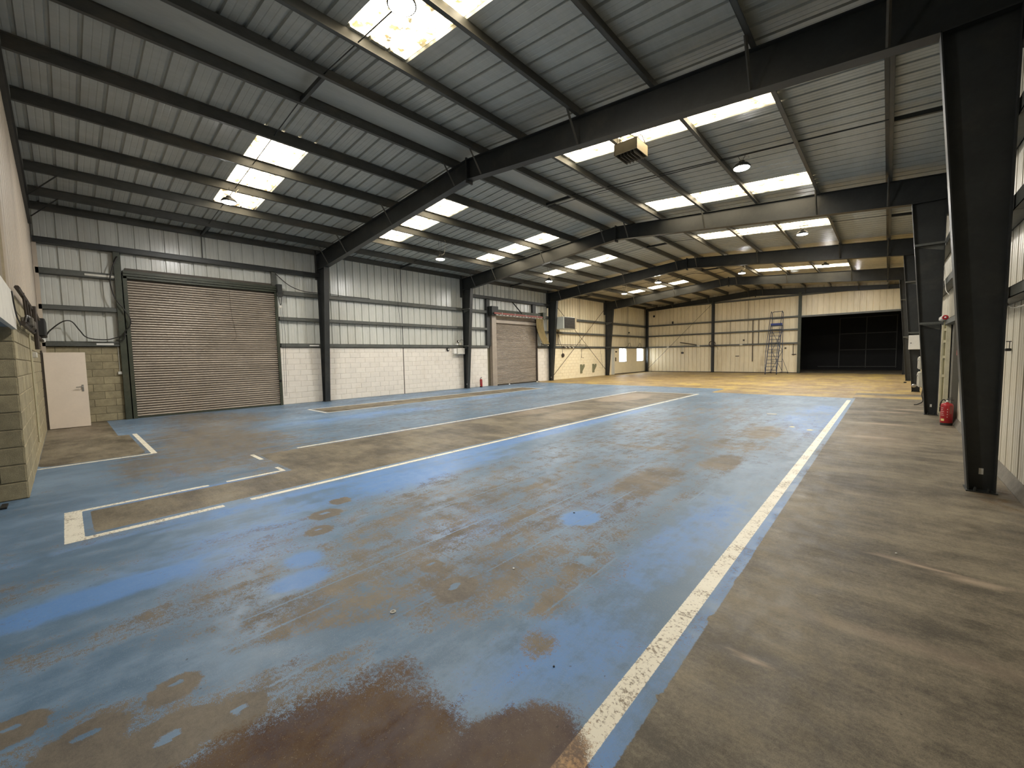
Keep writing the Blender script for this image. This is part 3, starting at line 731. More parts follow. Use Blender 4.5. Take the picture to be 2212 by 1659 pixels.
# ------------------------------------------------------------------ roller shutters in the left wall
def shutter(n, y0, y1, ztop_, xf, jambs):
    d = struct('door_%d' % n, (xf, (y0+y1)/2, 0))
    pitch = .0762; ns = int((ztop_-.05)/pitch)
    # one curved slat profile, shared by every slat
    prof = [(-.020, 0), (.000, .004), (.014, .014), (.020, .029), (.016, .044), (.002, .055), (-.020, .060), (-.028, .060), (-.012, .030), (-.028, 0)]
    b = MB(); b.prism([(x, z) for x, z in prof], y0, y1, 'y')
    me = b.mesh('slat', 'slat')
    import bmesh
    bm = bmesh.new(); bm.from_mesh(me); bmesh.ops.recalc_face_normals(bm, faces=bm.faces); bm.to_mesh(me); bm.free()
    for i in range(ns):
        o = bpy.data.objects.new('slat', me); COL.objects.link(o); o.parent = d
        o.matrix_parent_inverse = Matrix.Translation(-Vector(d.location)); o.location = (xf, 0, .05+i*pitch)
    MB().box(xf-.06, xf-.03, y0, y1, 0, ztop_+.3).build('backing', 'slatgap', d)
    MB().box(xf-.035, xf+.02, y0, y1, .004, .05).build('bottom_bar', 'green', d)
    return d
d1 = shutter(1, 1.40, 5.44, 4.22, -16.86, None)
MB().box(-16.93, -16.76, 1.33, 1.42, 0, 4.42).build('guide', 'green', d1)
MB().box(-16.93, -16.78, 5.42, 5.50, 0, 4.42).build('guide', 'green', d1)
b = MB()
for z0, z1, x1 in ((4.20, 4.26, -16.76), (4.27, 4.33, -16.72), (4.34, 4.42, -16.70)): b.box(-16.93, x1, 1.34, 5.50, z0, z1)
b.build('shutter_hood', 'green', d1)
MB().box(-16.93, -16.74, 1.16, 1.30, 0, 4.94).build('door_post', 'green', d1)
MB().box(-16.93, -16.80, 5.36, 5.52, 4.42, 4.94).build('door_post', 'girt', d1)
b = MB().box(-16.92, -16.80, 1.17, 1.29, 0.0, 0.16); b.build('post_base', 'steel_brown', d1)
d2 = shutter(2, 16.95, 20.72, 4.10, -16.84, None)
MB().box(-16.93, -16.70, 16.62, 16.97, 0, 4.05).build('guide_casing', 'slat', d2)
MB().box(-16.93, -16.76, 20.70, 20.80, 0, 4.0).build('guide', 'steel_brown', d2)
MB().box(-16.93, -16.78, 16.30, 16.55, 2.3, 4.95).build('door_post', 'steel', d2)
MB().box(-16.93, -16.78, 20.40, 20.70, 4.3, 4.95).build('door_post', 'steel', d2)
MB().box(-16.90, -16.60, 16.75, 21.2, 4.18, 4.38).build('shutter_hood', 'green', d2)
MB().box(-16.88, -16.45, 16.40, 16.90, 4.02, 4.52).build('end_box', 'steel', d2)
MB().box(-16.88, -16.45, 21.05, 21.30, 4.02, 4.45).build('end_box', 'green', d2)
MB().box(-16.88, -16.70, 16.98, 20.70, 3.62, 3.78).build('curtain_fold', 'slat', d2)
MB().box(-16.88, -16.62, 16.98, 20.80, .0, .035).build('threshold', 'steel_brown', d2)

# door leaf standing open off the near gable
d3 = struct('door_3', (-15.9, -0.36, 0))
MB().bbox(-15.935, -15.892, -0.345, 0.40, .012, 1.992, .003).build('door_leaf', 'doorleaf', d3)
MB().box(-15.97, -15.88, -0.40, -0.355, 0, 2.04).build('door_frame', 'steel_brown', d3)
b = MB().box(-15.892, -15.885, .285, .325, .95, 1.13); b.build('handle_plate', 'chrome', d3)
MB().tube([(-15.885, .305, 1.075), (-15.845, .305, 1.075), (-15.84, .29, 1.075), (-15.84, .18, 1.07)], .010, 8).build('handle', 'chrome', d3)

# ------------------------------------------------------------------ near gable, left of the opening, and the wall running back from it
wall_near = struct('wall_near', (-12, YN, 0))
block_run(wall_near, [(-16.85, -7.9)], 'block', 'mortar', 150, face=YN, plane='y', dirn=1, ncourse=12)
for i in range(9):
    xa = -16.95+i*1.0056
    sheet(lambda u, v, dd, xa=xa: (xa+u, YN-dd, 2.604+(zr(xa+u)-.0-2.604)*v), 1.0056, 1.0, 'clad_near', 'wall_sheet', wall_near)
MB().box(-17.1, -7.99, YN-.5, YN-.13, 0, 6.75).build('backing', 'mortar', wall_near)
MB().box(-16.9, -16.78, -0.385, -0.30, 2.0, 5.05).build('corner_board', 'clad_near', wall_near)
wall_return = struct('wall_return', (-7.9, -4, 0))
block_run(wall_return, [(-4.44, -0.395)], 'block', 'mortar', 90, face=-7.9, plane='x', dirn=1, ncourse=12, back=.06)
MB().box(-7.98, -7.905, YB, -0.41, 2.604, 6.75).build('rendered_panel', 'render', wall_return)
MB().box(-7.98, -7.905, YB, -4.44, 0, 2.604).build('rendered_panel', 'render', wall_return)
# lintel box over the opening, its soffit and the beam behind
lintel = struct('trim_1', (-3.4, -0.36, 2.1))
MB().box(-7.86, 1.05, -.40, -.36, 2.10, 2.53).build('fascia', 'offwhite', lintel)
MB().box(-7.86, 1.05, -1.05, -.40, 2.13, 2.16).build('soffit', 'canopy', lintel)
MB().box(-7.89, 1.05, -1.16, -1.05, 2.06, 2.30).build('beam', 'steel', lintel)
MB().box(-7.86, 1.05, -1.05, -.40, 2.48, 2.52).build('top_board', 'offwhite', lintel)
wall_back = struct('wall_back', (-3, YB, 0))
MB().box(-8, 1.3, YB-.1, YB, 0, 6.8).build('rendered_panel', 'render', wall_back)

# ------------------------------------------------------------------ right wall
wall_right = struct('wall_right', (XR, 15, 0))
SX = 1.14
def rwall(y0, y1, z0, mat):
    wall_sheets_x(SX, 1, y0, y1, z0, zr(SX)+.03, mat, wall_right)
rwall(YB, 12.95, 0.0, 'clad_right'); rwall(12.95, 17.0, 2.36, 'clad_right'); rwall(17.0, TRANS, 0, 'clad_right'); rwall(TRANS, 37.3, 0, 'clad2')
MB().box(1.215, 1.28, YB, 45.2, -.1, 6.1).build('outer_sheet', 'clad', wall_right)
MB().prism([(1.085, 0), (1.14, 0), (1.14, .145), (1.13, .145), (1.105, .07), (1.085, .012)], YB, 12.9).build('base_flashing', 'flash', wall_right)
MB().box(1.11, 1.14, 17.1, 37.1, 0, .12).build('base_flashing', 'flash', wall_right)
for i in range(-1, 5):
    a = FY[i] if i >= 0 else YB
    c = FY[i+1]
    gx = (1.13, .965)
    for z0, z1 in ((2.19, 2.31), (3.14, 3.30), (4.15, 4.32)):
        girt(wall_right, a+.005, c-.005, z0, z1, x=gx, out=-1)
# right-hand service door beside the second column
d4 = struct('door_4', (1.05, 13.6, 0))
MB().box(1.08, 1.12, 12.98, 16.9, 0, 2.36).build('door_panel', 'greypanel', d4)
MB().box(1.04, 1.14, 12.90, 13.0, 0, 2.3).build('door_jamb', 'greypanel', d4)
MB().box(.985, 1.06, 13.78, 13.86, 0, 2.30).build('door_jamb', 'cream', d4)
MB().box(.96, 1.05, 13.86, 14.12, 0, 2.28).build('door_jamb', 'olive', d4)
MB().box(.94, 1.03, 14.12, 14.24, 0.1, 2.20).build('door_jamb', 'cream', d4)
for z in (.98, 1.42, 1.78, 2.05): MB().box(.95, .985, 13.80, 13.86, z, z+.06).build('door_clip', 'cream', d4)

# ------------------------------------------------------------------ far gable
wall_far = struct('wall_far', (-8, YG, 0))
def fsheets(x0, x1, z0f):
    n = max(1, round((x1-x0)/CW)); wd = (x1-x0)/n
    for i in range(n):
        xa = x0+i*wd
        sheet(lambda u, v, dd, xa=xa: (xa+u, YG+dd, z0f+(zr(xa+u)+.02-z0f)*v), wd, 1.0, 'clad2', 'wall_sheet', wall_far)
fsheets(-16.95, -4.85, 0.05); fsheets(-4.85, 1.2, 4.26)
MB().box(-17.1, -4.9, YG+.075, YG+.14, -.1, 6.8).build('outer_sheet', 'clad2', wall_far)
MB().box(-4.9, 1.3, YG+.075, YG+.14, 4.3, 6.8).build('outer_sheet', 'clad2', wall_far)
MB().box(-16.9, -4.9, YG-.03, YG+.01, 0, .06).build('base_flashing', 'steel_brown', wall_far)
fg = (YG-.005, YG-.15)
for z0, z1, xe in ((2.20, 2.32, -4.95), (3.22, 3.34, -4.95), (4.17, 4.29, -4.95), (5.75, 5.86, 0.55)):
    for a, c in ((-16.7, -10.98), (-10.8, -4.98)) + (((-4.8, .55),) if xe > 0 else ()):
        zz = min(z1, zr(a, .65), zr(c, .65)) if z1 > 5 else z1
        girt(wall_far, a, c, z0 if z1 < 5 else z0, z1, x=fg, axis='x', out=-1)
for xp in (-10.9, -4.88):
    b = MB(); y1 = YG-.02; y0 = y1-.24; h = 5.9 if xp < -5 else 5.98
    b.box(xp-.09, xp+.09, y0, y0+.012, 0, h); b.box(xp-.006, xp+.006, y0, y1, 0, h); b.box(xp-.09, xp+.09, y1-.012, y1, 0, h)
    b.build('gable_post', 'steel' if xp < -5 else 'green', wall_far)
MB().box(-4.80, .66, YG-.10, YG+.05, 4.15, 4.27).build('opening_head', 'girt', wall_far)
MB().tube([(-16.5, YG-.18, .35), (-11.0, YG-.18, 5.72)], .012, 6).build('brace_rod', 'steel', wall_far)
# vertical conduits and rail ties seen on the far gable
for x, z0, z1, r in ((-9.6, 2.3, 4.2, .012), (-7.95, .9, 4.2, .03), (-7.55, 2.3, 4.2, .022), (-8.3, 2.3, 5.8, .012), (-5.25, 1.35, 2.2, .022)):
    MB().tube([(x, YG-.06, z0), (x, YG-.06, z1)], r, 6).build('conduit', 'steel_brown', wall_far)

# dark building beyond the opening
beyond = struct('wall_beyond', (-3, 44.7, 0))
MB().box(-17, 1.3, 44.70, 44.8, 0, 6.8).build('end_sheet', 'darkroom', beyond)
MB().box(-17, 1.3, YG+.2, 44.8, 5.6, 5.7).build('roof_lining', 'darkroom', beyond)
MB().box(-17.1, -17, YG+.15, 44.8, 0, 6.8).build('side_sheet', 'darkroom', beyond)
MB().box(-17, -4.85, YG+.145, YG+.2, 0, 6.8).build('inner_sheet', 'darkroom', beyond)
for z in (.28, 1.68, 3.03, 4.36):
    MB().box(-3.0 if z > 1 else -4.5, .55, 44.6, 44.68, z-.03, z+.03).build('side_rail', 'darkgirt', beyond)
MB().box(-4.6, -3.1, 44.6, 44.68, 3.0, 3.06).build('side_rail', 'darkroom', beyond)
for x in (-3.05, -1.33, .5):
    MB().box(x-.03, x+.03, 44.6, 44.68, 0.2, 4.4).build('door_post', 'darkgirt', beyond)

# ------------------------------------------------------------------ lamps
def lamp(x, y, z, zhang, label):
    t = thing('high_bay_light', label, 'light', (x, y, z), 'high bay lights under the roof')
    MB().lathe([(.10, .10), (.13, .085), (.175, .03), (.18, 0.0), (.165, -.004)], (x, y, z), 24).build('housing', 'steel', t, True)
    MB().lathe([(.06, .10), (.06, .15), (.03, .17)], (x, y, z), 16).build('driver_box', 'steel', t)
    MB().lathe([(.160, -.006), (.150, -.016), (.02, -.022)], (x, y, z), 24).build('lens', 'lamp', t, True)
    for s in (-1, 1):
        MB().tube([(x+.02*s, y, z+.16), (x+.09*s, y, zhang)], .005, 5).build('hanger', 'steel', t)
    MB().tube(smooth_path([(x, y, z+.16), (x+.12, y+.1, z+.22), (x+.05, y+.22, zhang+.02), (x-.1, y+.16, zhang-.05), (x-.02, y+.3, zhang+.05)], 4), .006, 5).build('flex', 'whitecable', t)
    return t
lamp(-12.75, 3.16, 5.80, 6.15, 'high bay light below the left skylights, nearest on the left slope')
lamp(-12.77, 10.0, 5.44, 6.14, 'high bay light over the white block wall left of the small shutter')
lamp(-12.77, 16.85, 5.43, 6.14, 'high bay light high in front of the small roller shutter')
lamp(-9.77, 23.13, 5.71, 6.37, 'high bay light at the left edge of the far cream roof, farthest left')
lamp(-2.57, 10.65, 5.82, 6.12, 'high bay light on the right slope, beyond the ceiling heater')
lamp(-2.38, 18.1, 5.82, 6.12, 'high bay light on the right slope in front of the third frame')
lamp(-5.82, 24.5, 5.82, 6.30, 'high bay light near the ridge in the far cream bays')
lamp(-4.57, 3.10, 6.02, 6.25, 'high bay light in front of the skylight at the top edge of the view')
lamp(-2.4, 25.6, 5.82, 6.12, 'added high bay light, unseen behind the third frame on the right slope')  # invented lamp, out of sight, added to light the far bays
lamp(-12.77, 24.9, 5.60, 6.14, 'added high bay light, unseen behind the third frame on the left slope')  # its invented partner on the left, also unseen, for the far bays

lamp(-4.57, 31.4, 6.02, 6.28, 'added high bay light, unseen beyond the fourth frame near the ridge')  # unseen lamp added to brighten the far gable
lamp(-1.59, 32.2, 5.98, 6.05, 'added high bay light, unseen beyond the fourth frame on the right')  # second unseen lamp added for the far gable

# ------------------------------------------------------------------ heaters
def warm_air_heater():
    x0, x1, y0, y1, z0, z1 = -16.35, -15.68, 22.24, 23.72, 3.40, 4.22
    t = thing('unit_heater', 'white boxed unit heater with black louvres beside the small roller shutter', 'heater', ((x0+x1)/2, (y0+y1)/2, z0))
    MB().bbox(x0, x1, y0, y1, z0, z1, .05).build('casing', 'heaterwhite', t)
    gb = MB().box(x1-.001, x1+.012, y0+.05, y1-.22, z0+.05, z1-.04).build('grille', 'black', t)
    n = 9
    for i in range(n):
        z = z0+.10+i*(z1-z0-.2)/(n-1)
        b = MB().hexa([(x1+.01, y0+.06, z-.012), (x1+.05, y0+.06, z-.026), (x1+.05, y1-.24, z-.026), (x1+.01, y1-.24, z-.012), (x1+.01, y0+.06, z), (x1+.05, y0+.06, z-.018), (x1+.05, y1-.24, z-.018), (x1+.01, y1-.24, z)])
        b.build('louvre', 'flash', gb)
    MB().box(x1, x1+.015, y1-.21, y1-.02, z0+.03, z1-.02).build('side_cover', 'beigebox', t)
    for z in (z0+.12, z1-.12): MB().box(-16.90, x0, y0+.2, y0+.26, z-.03, z+.03).build('bracket', 'steel', t)
    for z in (z0+.12,): MB().box(-16.90, x0, y1-.3, y1-.24, z-.03, z+.03).build('bracket', 'steel', t)
    return t
warm_air_heater()
def ceiling_heater():
    x0, x1, y0, y1, z0, z1 = -4.50, -3.98, 8.32, 8.86, 5.94, 6.17
    t = thing('ceiling_heater', 'beige boxed heater with downward vanes hung under the right slope', 'heater', ((x0+x1)/2, (y0+y1)/2, z0))
    b = MB(); e = .012
    b.box(x0, x1, y0, y0+e, z0, z1); b.box(x0, x1, y1-e, y1, z0, z1); b.box(x0, x0+e, y0, y1, z0, z1); b.box(x1-e, x1, y0, y1, z0, z1); b.box(x0, x1, y0, y1, z1-e, z1)
    b.build('casing', 'beigebox', t)
    MB().box(x0+.02, x1-.02, y0+.02, y1-.02, z0+.10, z0+.12).build('inner_plate', 'steel_brown', t)
    for i in range(6):
        xx = x0+.06+i*.075
        MB().hexa([(xx, y0+.04, z0-.05), (xx+.008, y0+.04, z0-.05), (xx+.008, y1-.04, z0-.05), (xx, y1-.04, z0-.05), (xx-.035, y0+.04, z0+.09), (xx-.027, y0+.04, z0+.09), (xx-.027, y1-.04, z0+.09), (xx-.035, y1-.04, z0+.09)]).build('vane', 'flash', t)
    for xx in (x0+.05, x1-.05):
        for yy in (y0+.05, y1-.05): MB().tube([(xx, yy, z1), (xx, yy, zr(xx)-.01)], .006, 5).build('drop_rod', 'steel', t)
    MB().tube(smooth_path([(x0+.1, y0+.1, z1), (x0+.15, y0, z1+.1), (x0+.3, y0+.05, z1+.14), (x1-.05, y0+.1, z1+.02)], 4), .008, 5).build('flex', 'cable', t)
    MB().tube(smooth_path([(x1-.1, y0+.1, z1), (x1, y0+.2, z1+.1), (x1-.03, y1-.1, z1+.05)], 4), .008, 5).build('flex', 'cable', t)
    return t
ceiling_heater()

# ------------------------------------------------------------------ mobile warehouse steps
def ladder():
    t = thing('warehouse_steps', 'tall blue mobile warehouse steps standing against the far gable', 'ladder', (-6.15, 35.2, 0))
    xl, xr = -6.53, -5.83
    yf, yp, zp = 34.35, 36.05, 3.60
    for x in (xl, xr):
        MB().tube([(x, yf, .12), (x, yp, zp)], .027, 6).build('stringer', 'blue', t)
        MB().tube([(x, 36.45, .12), (x, 36.45, zp)], .024, 6).build('rear_post', 'blue', t)
        MB().tube(smooth_path([(x, yf-.02, .2), (x, yf-.10, .9), (x, yf+.25, 2.0), (x, yp-.1, zp+.85), (x, yp+.12, zp+.95), (x, 36.45, zp+.98)], 4), .019, 6).build('handrail', 'blue', t)
        MB().tube([(x, yf, .12), (x, 36.45, .12)], .027, 6).build('base_rail', 'blue', t)
    MB().tube([(xl, 36.45, zp), (xl, 36.45, zp+.92), (xl+.03, 36.45, zp+1.0), (xl+.10, 36.45, zp+1.04), (xr-.10, 36.45, zp+1.04), (xr-.03, 36.45, zp+1.0), (xr, 36.45, zp+.92), (xr, 36.45, zp)], .024, 6).build('guard_hoop', 'blue', t)
    MB().tube([(xl, 36.45, zp+.5), (xr, 36.45, zp+.5)], .019, 6).build('mid_rail', 'blue', t)
    n = 14
    for i in range(n):
        f = (i+.8)/n; y = yf+(yp-yf)*f; z = .12+(zp-.12)*f
        MB().box(xl, xr, y-.06, y+.08, z-.020, z+.012).build('tread', 'blue', t)
    MB().box(xl-.02, xr+.02, yp, 36.47, zp-.01, zp+.02).build('platform', 'blue', t)
    o = MB().box(xl-.02, xr+.02, yp-.02, yp+.0, zp+.02, zp+.16).build('toe_board', 'bluebright', t); o['label'] = 'bright blue board at platform height'
    MB().tube([(xl, 36.45, .2), (xr, 36.45, 1.7)], .016, 5).build('cross_brace', 'blue', t)
    MB().tube([(xr, 36.45, .2), (xl, 36.45, 1.7)], .016, 5).build('cross_brace', 'blue', t)
    MB().tube([(xl, 36.45, 1.7), (xr, 36.45, 3.2)], .016, 5).build('cross_brace', 'blue', t)
    MB().tube([(xr, 36.45, 1.7), (xl, 36.45, 3.2)], .016, 5).build('cross_brace', 'blue', t)
    for z in (.9, 1.7): MB().tube([(xl, 36.45, z), (xr, 36.45, z)], .016, 5).build('cross_brace', 'blue', t)
    MB().tube([(xr, 36.45, 1.15), (xr+.36, 36.45, .12)], .014, 5).build('outrigger', 'blue', t)
    MB().tube([(xr, 36.45, .12), (xr+.36, 36.45, .12)], .014, 5).build('outrigger', 'blue', t)
    for x, y in ((xl, yf), (xr, yf), (xl, 36.45), (xr+.36, 36.45)):
        ca = MB().lathe([(.055, -.02), (.06, -.01), (.06, .01), (.055, .02)], (x, y, .06), 14, 'x').build('castor', 'black', t)
        MB().box(x-.03, x+.03, y-.012, y+.012, .06, .13).build('castor_fork', 'blue', ca)
ladder()

# ------------------------------------------------------------------ fire extinguishers
def extinguisher(x, y, r, h, label):
    t = thing('fire_extinguisher', label, 'fire extinguisher', (x, y, 0))
    hb = h*.80
    MB().lathe([(r*.97, 0), (r*.98, .012), (r*.98, h*.09)], (x, y, 0), 24).build('base_ring', 'black', t, False)
    cyl_ = MB().lathe([(r*.98, h*.09), (r, h*.10), (r, hb*.88), (r*.93, hb*.94), (r*.70, hb*.985), (r*.28, hb), (r*.24, hb+.02)], (x, y, 0), 28).build('cylinder', 'red', t, True)
    # label area wraps the front of the body, facing the camera
    ang = math.atan2(-y, -x)
    def wrap(a0, a1, z0, z1, mat, nme, lab=None):
        b = MB(); vs = []; n = 6; rr = r+.0012
        for i in range(n+1):
            a = ang+a0+(a1-a0)*i/n
            vs += [(x+rr*math.cos(a), y+rr*math.sin(a), z0), (x+rr*math.cos(a), y+rr*math.sin(a), z1)]
        for i in range(n+1):
            a = ang+a0+(a1-a0)*i/n
            vs += [(x+(rr-.001)*math.cos(a), y+(rr-.001)*math.sin(a), z0), (x+(rr-.001)*math.cos(a), y+(rr-.001)*math.sin(a), z1)]
        fs = [(2*i, 2*i+2, 2*i+3, 2*i+1) for i in range(n)]
        b.add(vs, fs); o = b.build(nme, mat, cyl_)
        if lab: o['label'] = lab
    if r > .06:
        wrap(-.95, -.35, .16*h, .24*h, 'yellow', 'yellow_label', 'pale yellow label low on the body')
        for i, (a0, a1) in enumerate(((-1.0, -.4), (-1.0, -.5), (-1.0, -.45), (-1.0, -.6), (-1.0, -.55))):
            wrap(a0, a1, (.36+.065*i)*h, (.372+.065*i)*h, 'offwhite', 'print_line')
        for i in range(4): wrap(.05, .16, (.30+.09*i)*h, (.325+.09*i)*h, 'offwhite', 'print_symbol')
        wrap(.45, .95, .42*h, .70*h, 'redrail', 'print_panel')
    else:
        wrap(-.9, .9, .25*h, .31*h, 'offwhite', 'print_line')
    MB().lathe([(.022, hb), (.026, hb+.03), (.018, hb+.06)], (x, y, 0), 12).build('valve', 'chrome', t)
    MB().tube([(x-.01, y, hb+.05), (x+r*.5, y, hb+.075), (x+r*.95, y, hb+.06)], .009, 6).build('lever', 'black', t)
    MB().tube([(x-.01, y, hb+.075), (x+r*.4, y, hb+.105), (x+r*.8, y, hb+.11)], .008, 6).build('lever', 'black', t)
    MB().tube(smooth_path([(x-.02, y, hb+.04), (x-r*.6, y, hb+.07), (x-r*1.02, y, hb-.02), (x-r*1.08, y, hb*.6)], 4), .010, 8).build('hose', 'black', t)
    return t
extinguisher(0.975, 12.74, .098, .60, 'large red fire extinguisher at the foot of the right wall')
extinguisher(-16.58, 15.55, .075, .56, 'small red fire extinguisher by the small shutter on the left')

# ------------------------------------------------------------------ fittings on the left wall and near gable
XW = -16.85
t = thing('alarm_bell', 'round black alarm sounder below the rail at the end of the white block wall', 'alarm', (-16.8, 13.48, 2.1))
MB().lathe([(.085, 0), (.10, .03), (.085, .07), (.05, .08)], (-16.85, 13.48, 2.09), 20, 'x').build('sounder_ring', 'black', t)
MB().lathe([(.04, .075), (.045, .09), (.03, .10)], (-16.85, 13.48, 2.09), 14, 'x').build('sounder_centre', 'offwhite', t)
t = thing('switch_cabinet', 'pale steel switch cabinet hung beside the second left column', 'cabinet', (-16.7, 14.2, 1.82))
MB().bbox(-16.85, -16.62, 13.98, 14.46, 1.84, 2.16, .01).build('casing', 'offwhite', t)
MB().bbox(-16.85, -16.68, 13.78, 13.96, 1.86, 2.14, .01).build('side_box', 'white', t)
MB().tube(smooth_path([(-16.7, 13.80, 1.84), (-16.68, 13.70, 1.80), (-16.68, 13.72, 1.74), (-16.7, 13.9, 1.80), (-16.7, 14.3, 1.82)], 4), .014, 6).build('conduit', 'whitecable', t)
t = thing('rail_light', 'small twin spotlight with looped cable on the rail by the second left column', 'light', (-16.7, 14.3, 2.34))
MB().lathe([(.05, 0), (.06, .05), (.055, .09)], (-16.8, 14.13, 2.52), 14, 'x').build('lamp_head', 'steel_brown', t)
MB().lathe([(.04, .09), (.03, .095)], (-16.8, 14.13, 2.52), 12, 'x').build('lamp_glass', 'white', t)
MB().tube([(-16.75, 14.13, 2.34), (-16.76, 14.13, 2.50)], .012, 6).build('stem', 'steel', t)
MB().bbox(-16.86, -16.70, 13.98, 14.10, 2.32, 2.40, .01).build('junction_box', 'white', t)
MB().bbox(-16.86, -16.70, 14.18, 14.32, 2.32, 2.44, .01).build('junction_box', 'greybox', t)
MB().tube(smooth_path([(-16.75, 14.2, 2.5), (-16.74, 14.32, 2.60), (-16.74, 14.5, 2.56), (-16.74, 14.6, 2.5)], 4), .009, 6).build('cable_loop', 'cable', t)

def wall_cable(name, label, pts, r=.014, mat='cable', cat='cable', grp=None):
    return tag(MB().tube(smooth_path(pts, 5), r, 6).build(name, mat, None, True), label, cat, grp)
wall_cable('power_cable', 'thick black cable drooping in an arch over the rail left of the large shutter',
           [(-16.72, -.28, 2.45), (-16.70, -.18, 2.62), (-16.68, .05, 2.85), (-16.68, .22, 2.86), (-16.68, .36, 2.62), (-16.68, .50, 2.42), (-16.68, .85, 2.37), (-16.68, 1.10, 2.44), (-16.66, 1.32, 2.55)], .016)
wall_cable('power_cable', 'thick black cable looping down the post left of the large shutter',
           [(-16.70, 1.24, 4.80), (-16.66, 1.12, 4.45), (-16.64, 1.05, 4.05), (-16.64, 1.12, 3.6), (-16.64, 1.28, 3.30), (-16.62, 1.42, 2.98), (-16.62, 1.38, 2.75), (-16.64, 1.28, 2.62), (-16.66, 1.24, 2.38), (-16.68, 1.08, 2.36)], .016)
wall_cable('power_cable', 'black cable sagging beside the first left column onto the top rail',
           [(-16.72, 5.45, 4.88), (-16.70, 5.9, 4.50), (-16.70, 6.4, 4.33), (-16.68, 7.0, 4.31)], .014)
wall_cable('power_cable', 'black cable running along the top rail past the first left column',
           [(-16.68, 7.2, 4.33), (-16.70, 7.9, 4.30), (-16.76, 9.2, 4.30)], .012)
wall_cable('pull_cord', 'thin dark cord hanging down the face of the large shutter',
           [(-16.80, 4.00, 4.15), (-16.79, 4.02, 3.4), (-16.78, 4.08, 2.9), (-16.78, 4.12, 2.55), (-16.78, 4.02, 2.38)], .004)
wall_cable('drop_cable', 'pair of thin dark cables hanging mid-way along the white block wall',
           [(-16.76, 10.55, 5.75), (-16.75, 10.58, 4.4), (-16.74, 10.66, 3.2), (-16.75, 10.66, 2.35)], .008)
for k_, (yy, lb) in enumerate(((.85, 'white label on the lowest rail left of the large shutter'), (6.75, 'white label on the lowest rail left of the first column'))):
    tag(MB().box(-16.78, -16.772, yy-.18, yy+.18, 2.22, 2.27).build('rail_label', 'white', None), lb, 'label')
tag(MB().box(-16.78, -16.77, .55, 1.22, 4.18, 4.235).build('rail_label', 'offwhite', None), 'long pale strip on the upper rail left of the large shutter', 'label')
t = thing('wall_socket', 'small white switch box with conduit left of the large shutter', 'socket', (-16.84, 1.12, 1.38))
MB().bbox(-16.85, -16.79, 1.07, 1.16, 1.36, 1.44, .006).build('box', 'white', t)
MB().tube([(-16.83, 1.115, 1.44), (-16.83, 1.115, 2.18)], .010, 6).build('conduit', 'offwhite', t)
# hoist gear of the large shutter
t = thing('chain_hoist', 'dark chain hoist gear at the top right of the large shutter', 'hoist', (-16.62, 5.55, 3.8))
MB().box(-16.85, -16.58, 5.46, 5.62, 4.16, 4.48).build('gear_case', 'steel', t)
MB().lathe([(.11, -.03), (.12, 0), (.11, .03)], (-16.62, 5.54, 4.12), 18, 'x').build('chain_wheel', 'steel', t)
MB().tube(smooth_path([(-16.60, 5.47, 4.15), (-16.60, 5.50, 3.9), (-16.60, 5.54, 3.72), (-16.60, 5.58, 3.9), (-16.60, 5.60, 4.15)], 4), .012, 6).build('cable_bundle', 'cable', t)
MB().box(-16.63, -16.58, 5.49, 5.58, 3.62, 3.70).build('tie', 'offwhite', t)
for dy in (0, .09):
    MB().tube([(-16.60, 5.52+dy*.6, 3.8), (-16.60, 5.55+dy, 2.6), (-16.60, 5.52+dy*.6, .35)], .005, 5).build('pull_chain', 'steel', t)
tag(MB().lathe([(.04, 0), (.045, .03), (.03, .06)], (-16.80, 5.46, .92), 12, 'x').build('push_button', 'black'), 'round black push button on the guide right of the large shutter', 'button')

# red rail with hooks, strut and PVC strips over the small shutter
t = thing('strip_curtain_rail', 'faded red rail with white hooks above the small roller shutter', 'rail', (-16.35, 18.6, 4.05))
MB().box(-16.40, -16.34, 16.48, 20.85, 4.08, 4.17).build('rail', 'redrail', t)
for i in range(15):
    yy = 16.7+i*.285
    MB().box(-16.40, -16.33, yy-.09, yy+.09, 4.02, 4.055).build('hook_plate', 'offwhite', t)
for yy in (17.1, 18.2, 19.2, 20.3): MB().tube([(-16.325, yy, 4.03), (-16.325, yy, 4.2)], .010, 5).build('hook', 'white', t)
for yy in (16.9, 20.5): MB().box(-16.62, -16.38, yy-.03, yy+.03, 4.12, 4.17).build('arm', 'steel', t)
tag(MB().tube([(-16.78, 18.45, 4.95), (-16.45, 18.95, 4.25)], .035, 4).build('strut', 'black'), 'short black strut sloping from the header to the red rail', 'strut')
t = thing('strip_curtain', 'bundle of yellowed plastic strips tied back right of the small shutter', 'strip curtain', (-16.45, 21.2, 2.4))
for j in range(4):
    vs = []; fs = []; n = 10
    y0_, y1_ = 20.32+j*.19, 21.00+j*.20
    for i in range(n+1):
        f = i/n; yc = y0_+(y1_-y0_)*(f**1.6); zc = 4.06-1.62*f; xo = -16.36-.03*j-.10*math.sin(f*2.6)
        wd = .125
        vs += [(xo+.02, yc-wd, zc), (xo-.01, yc, zc-.01), (xo+.03, yc+wd, zc)]
        vs += [(xo+.014, yc-wd, zc), (xo-.016, yc, zc-.01), (xo+.024, yc+wd, zc)]
    for i in range(n):
        a = i*6; c = a+6
        for (p, q) in ((0, 1), (1, 2), (2, 5), (5, 4), (4, 3), (3, 0)): fs.append((a+p, a+q, c+q, c+p))
    b = MB(); b.add(vs, fs); b.build('strip', 'pvc', t, True)
MB().tube(smooth_path([(-16.50, 20.85, 2.45), (-16.45, 21.2, 2.38), (-16.48, 21.6, 2.42), (-16.7, 21.9, 2.5)], 4), .03, 6).build('tie_strap', 'black', t)

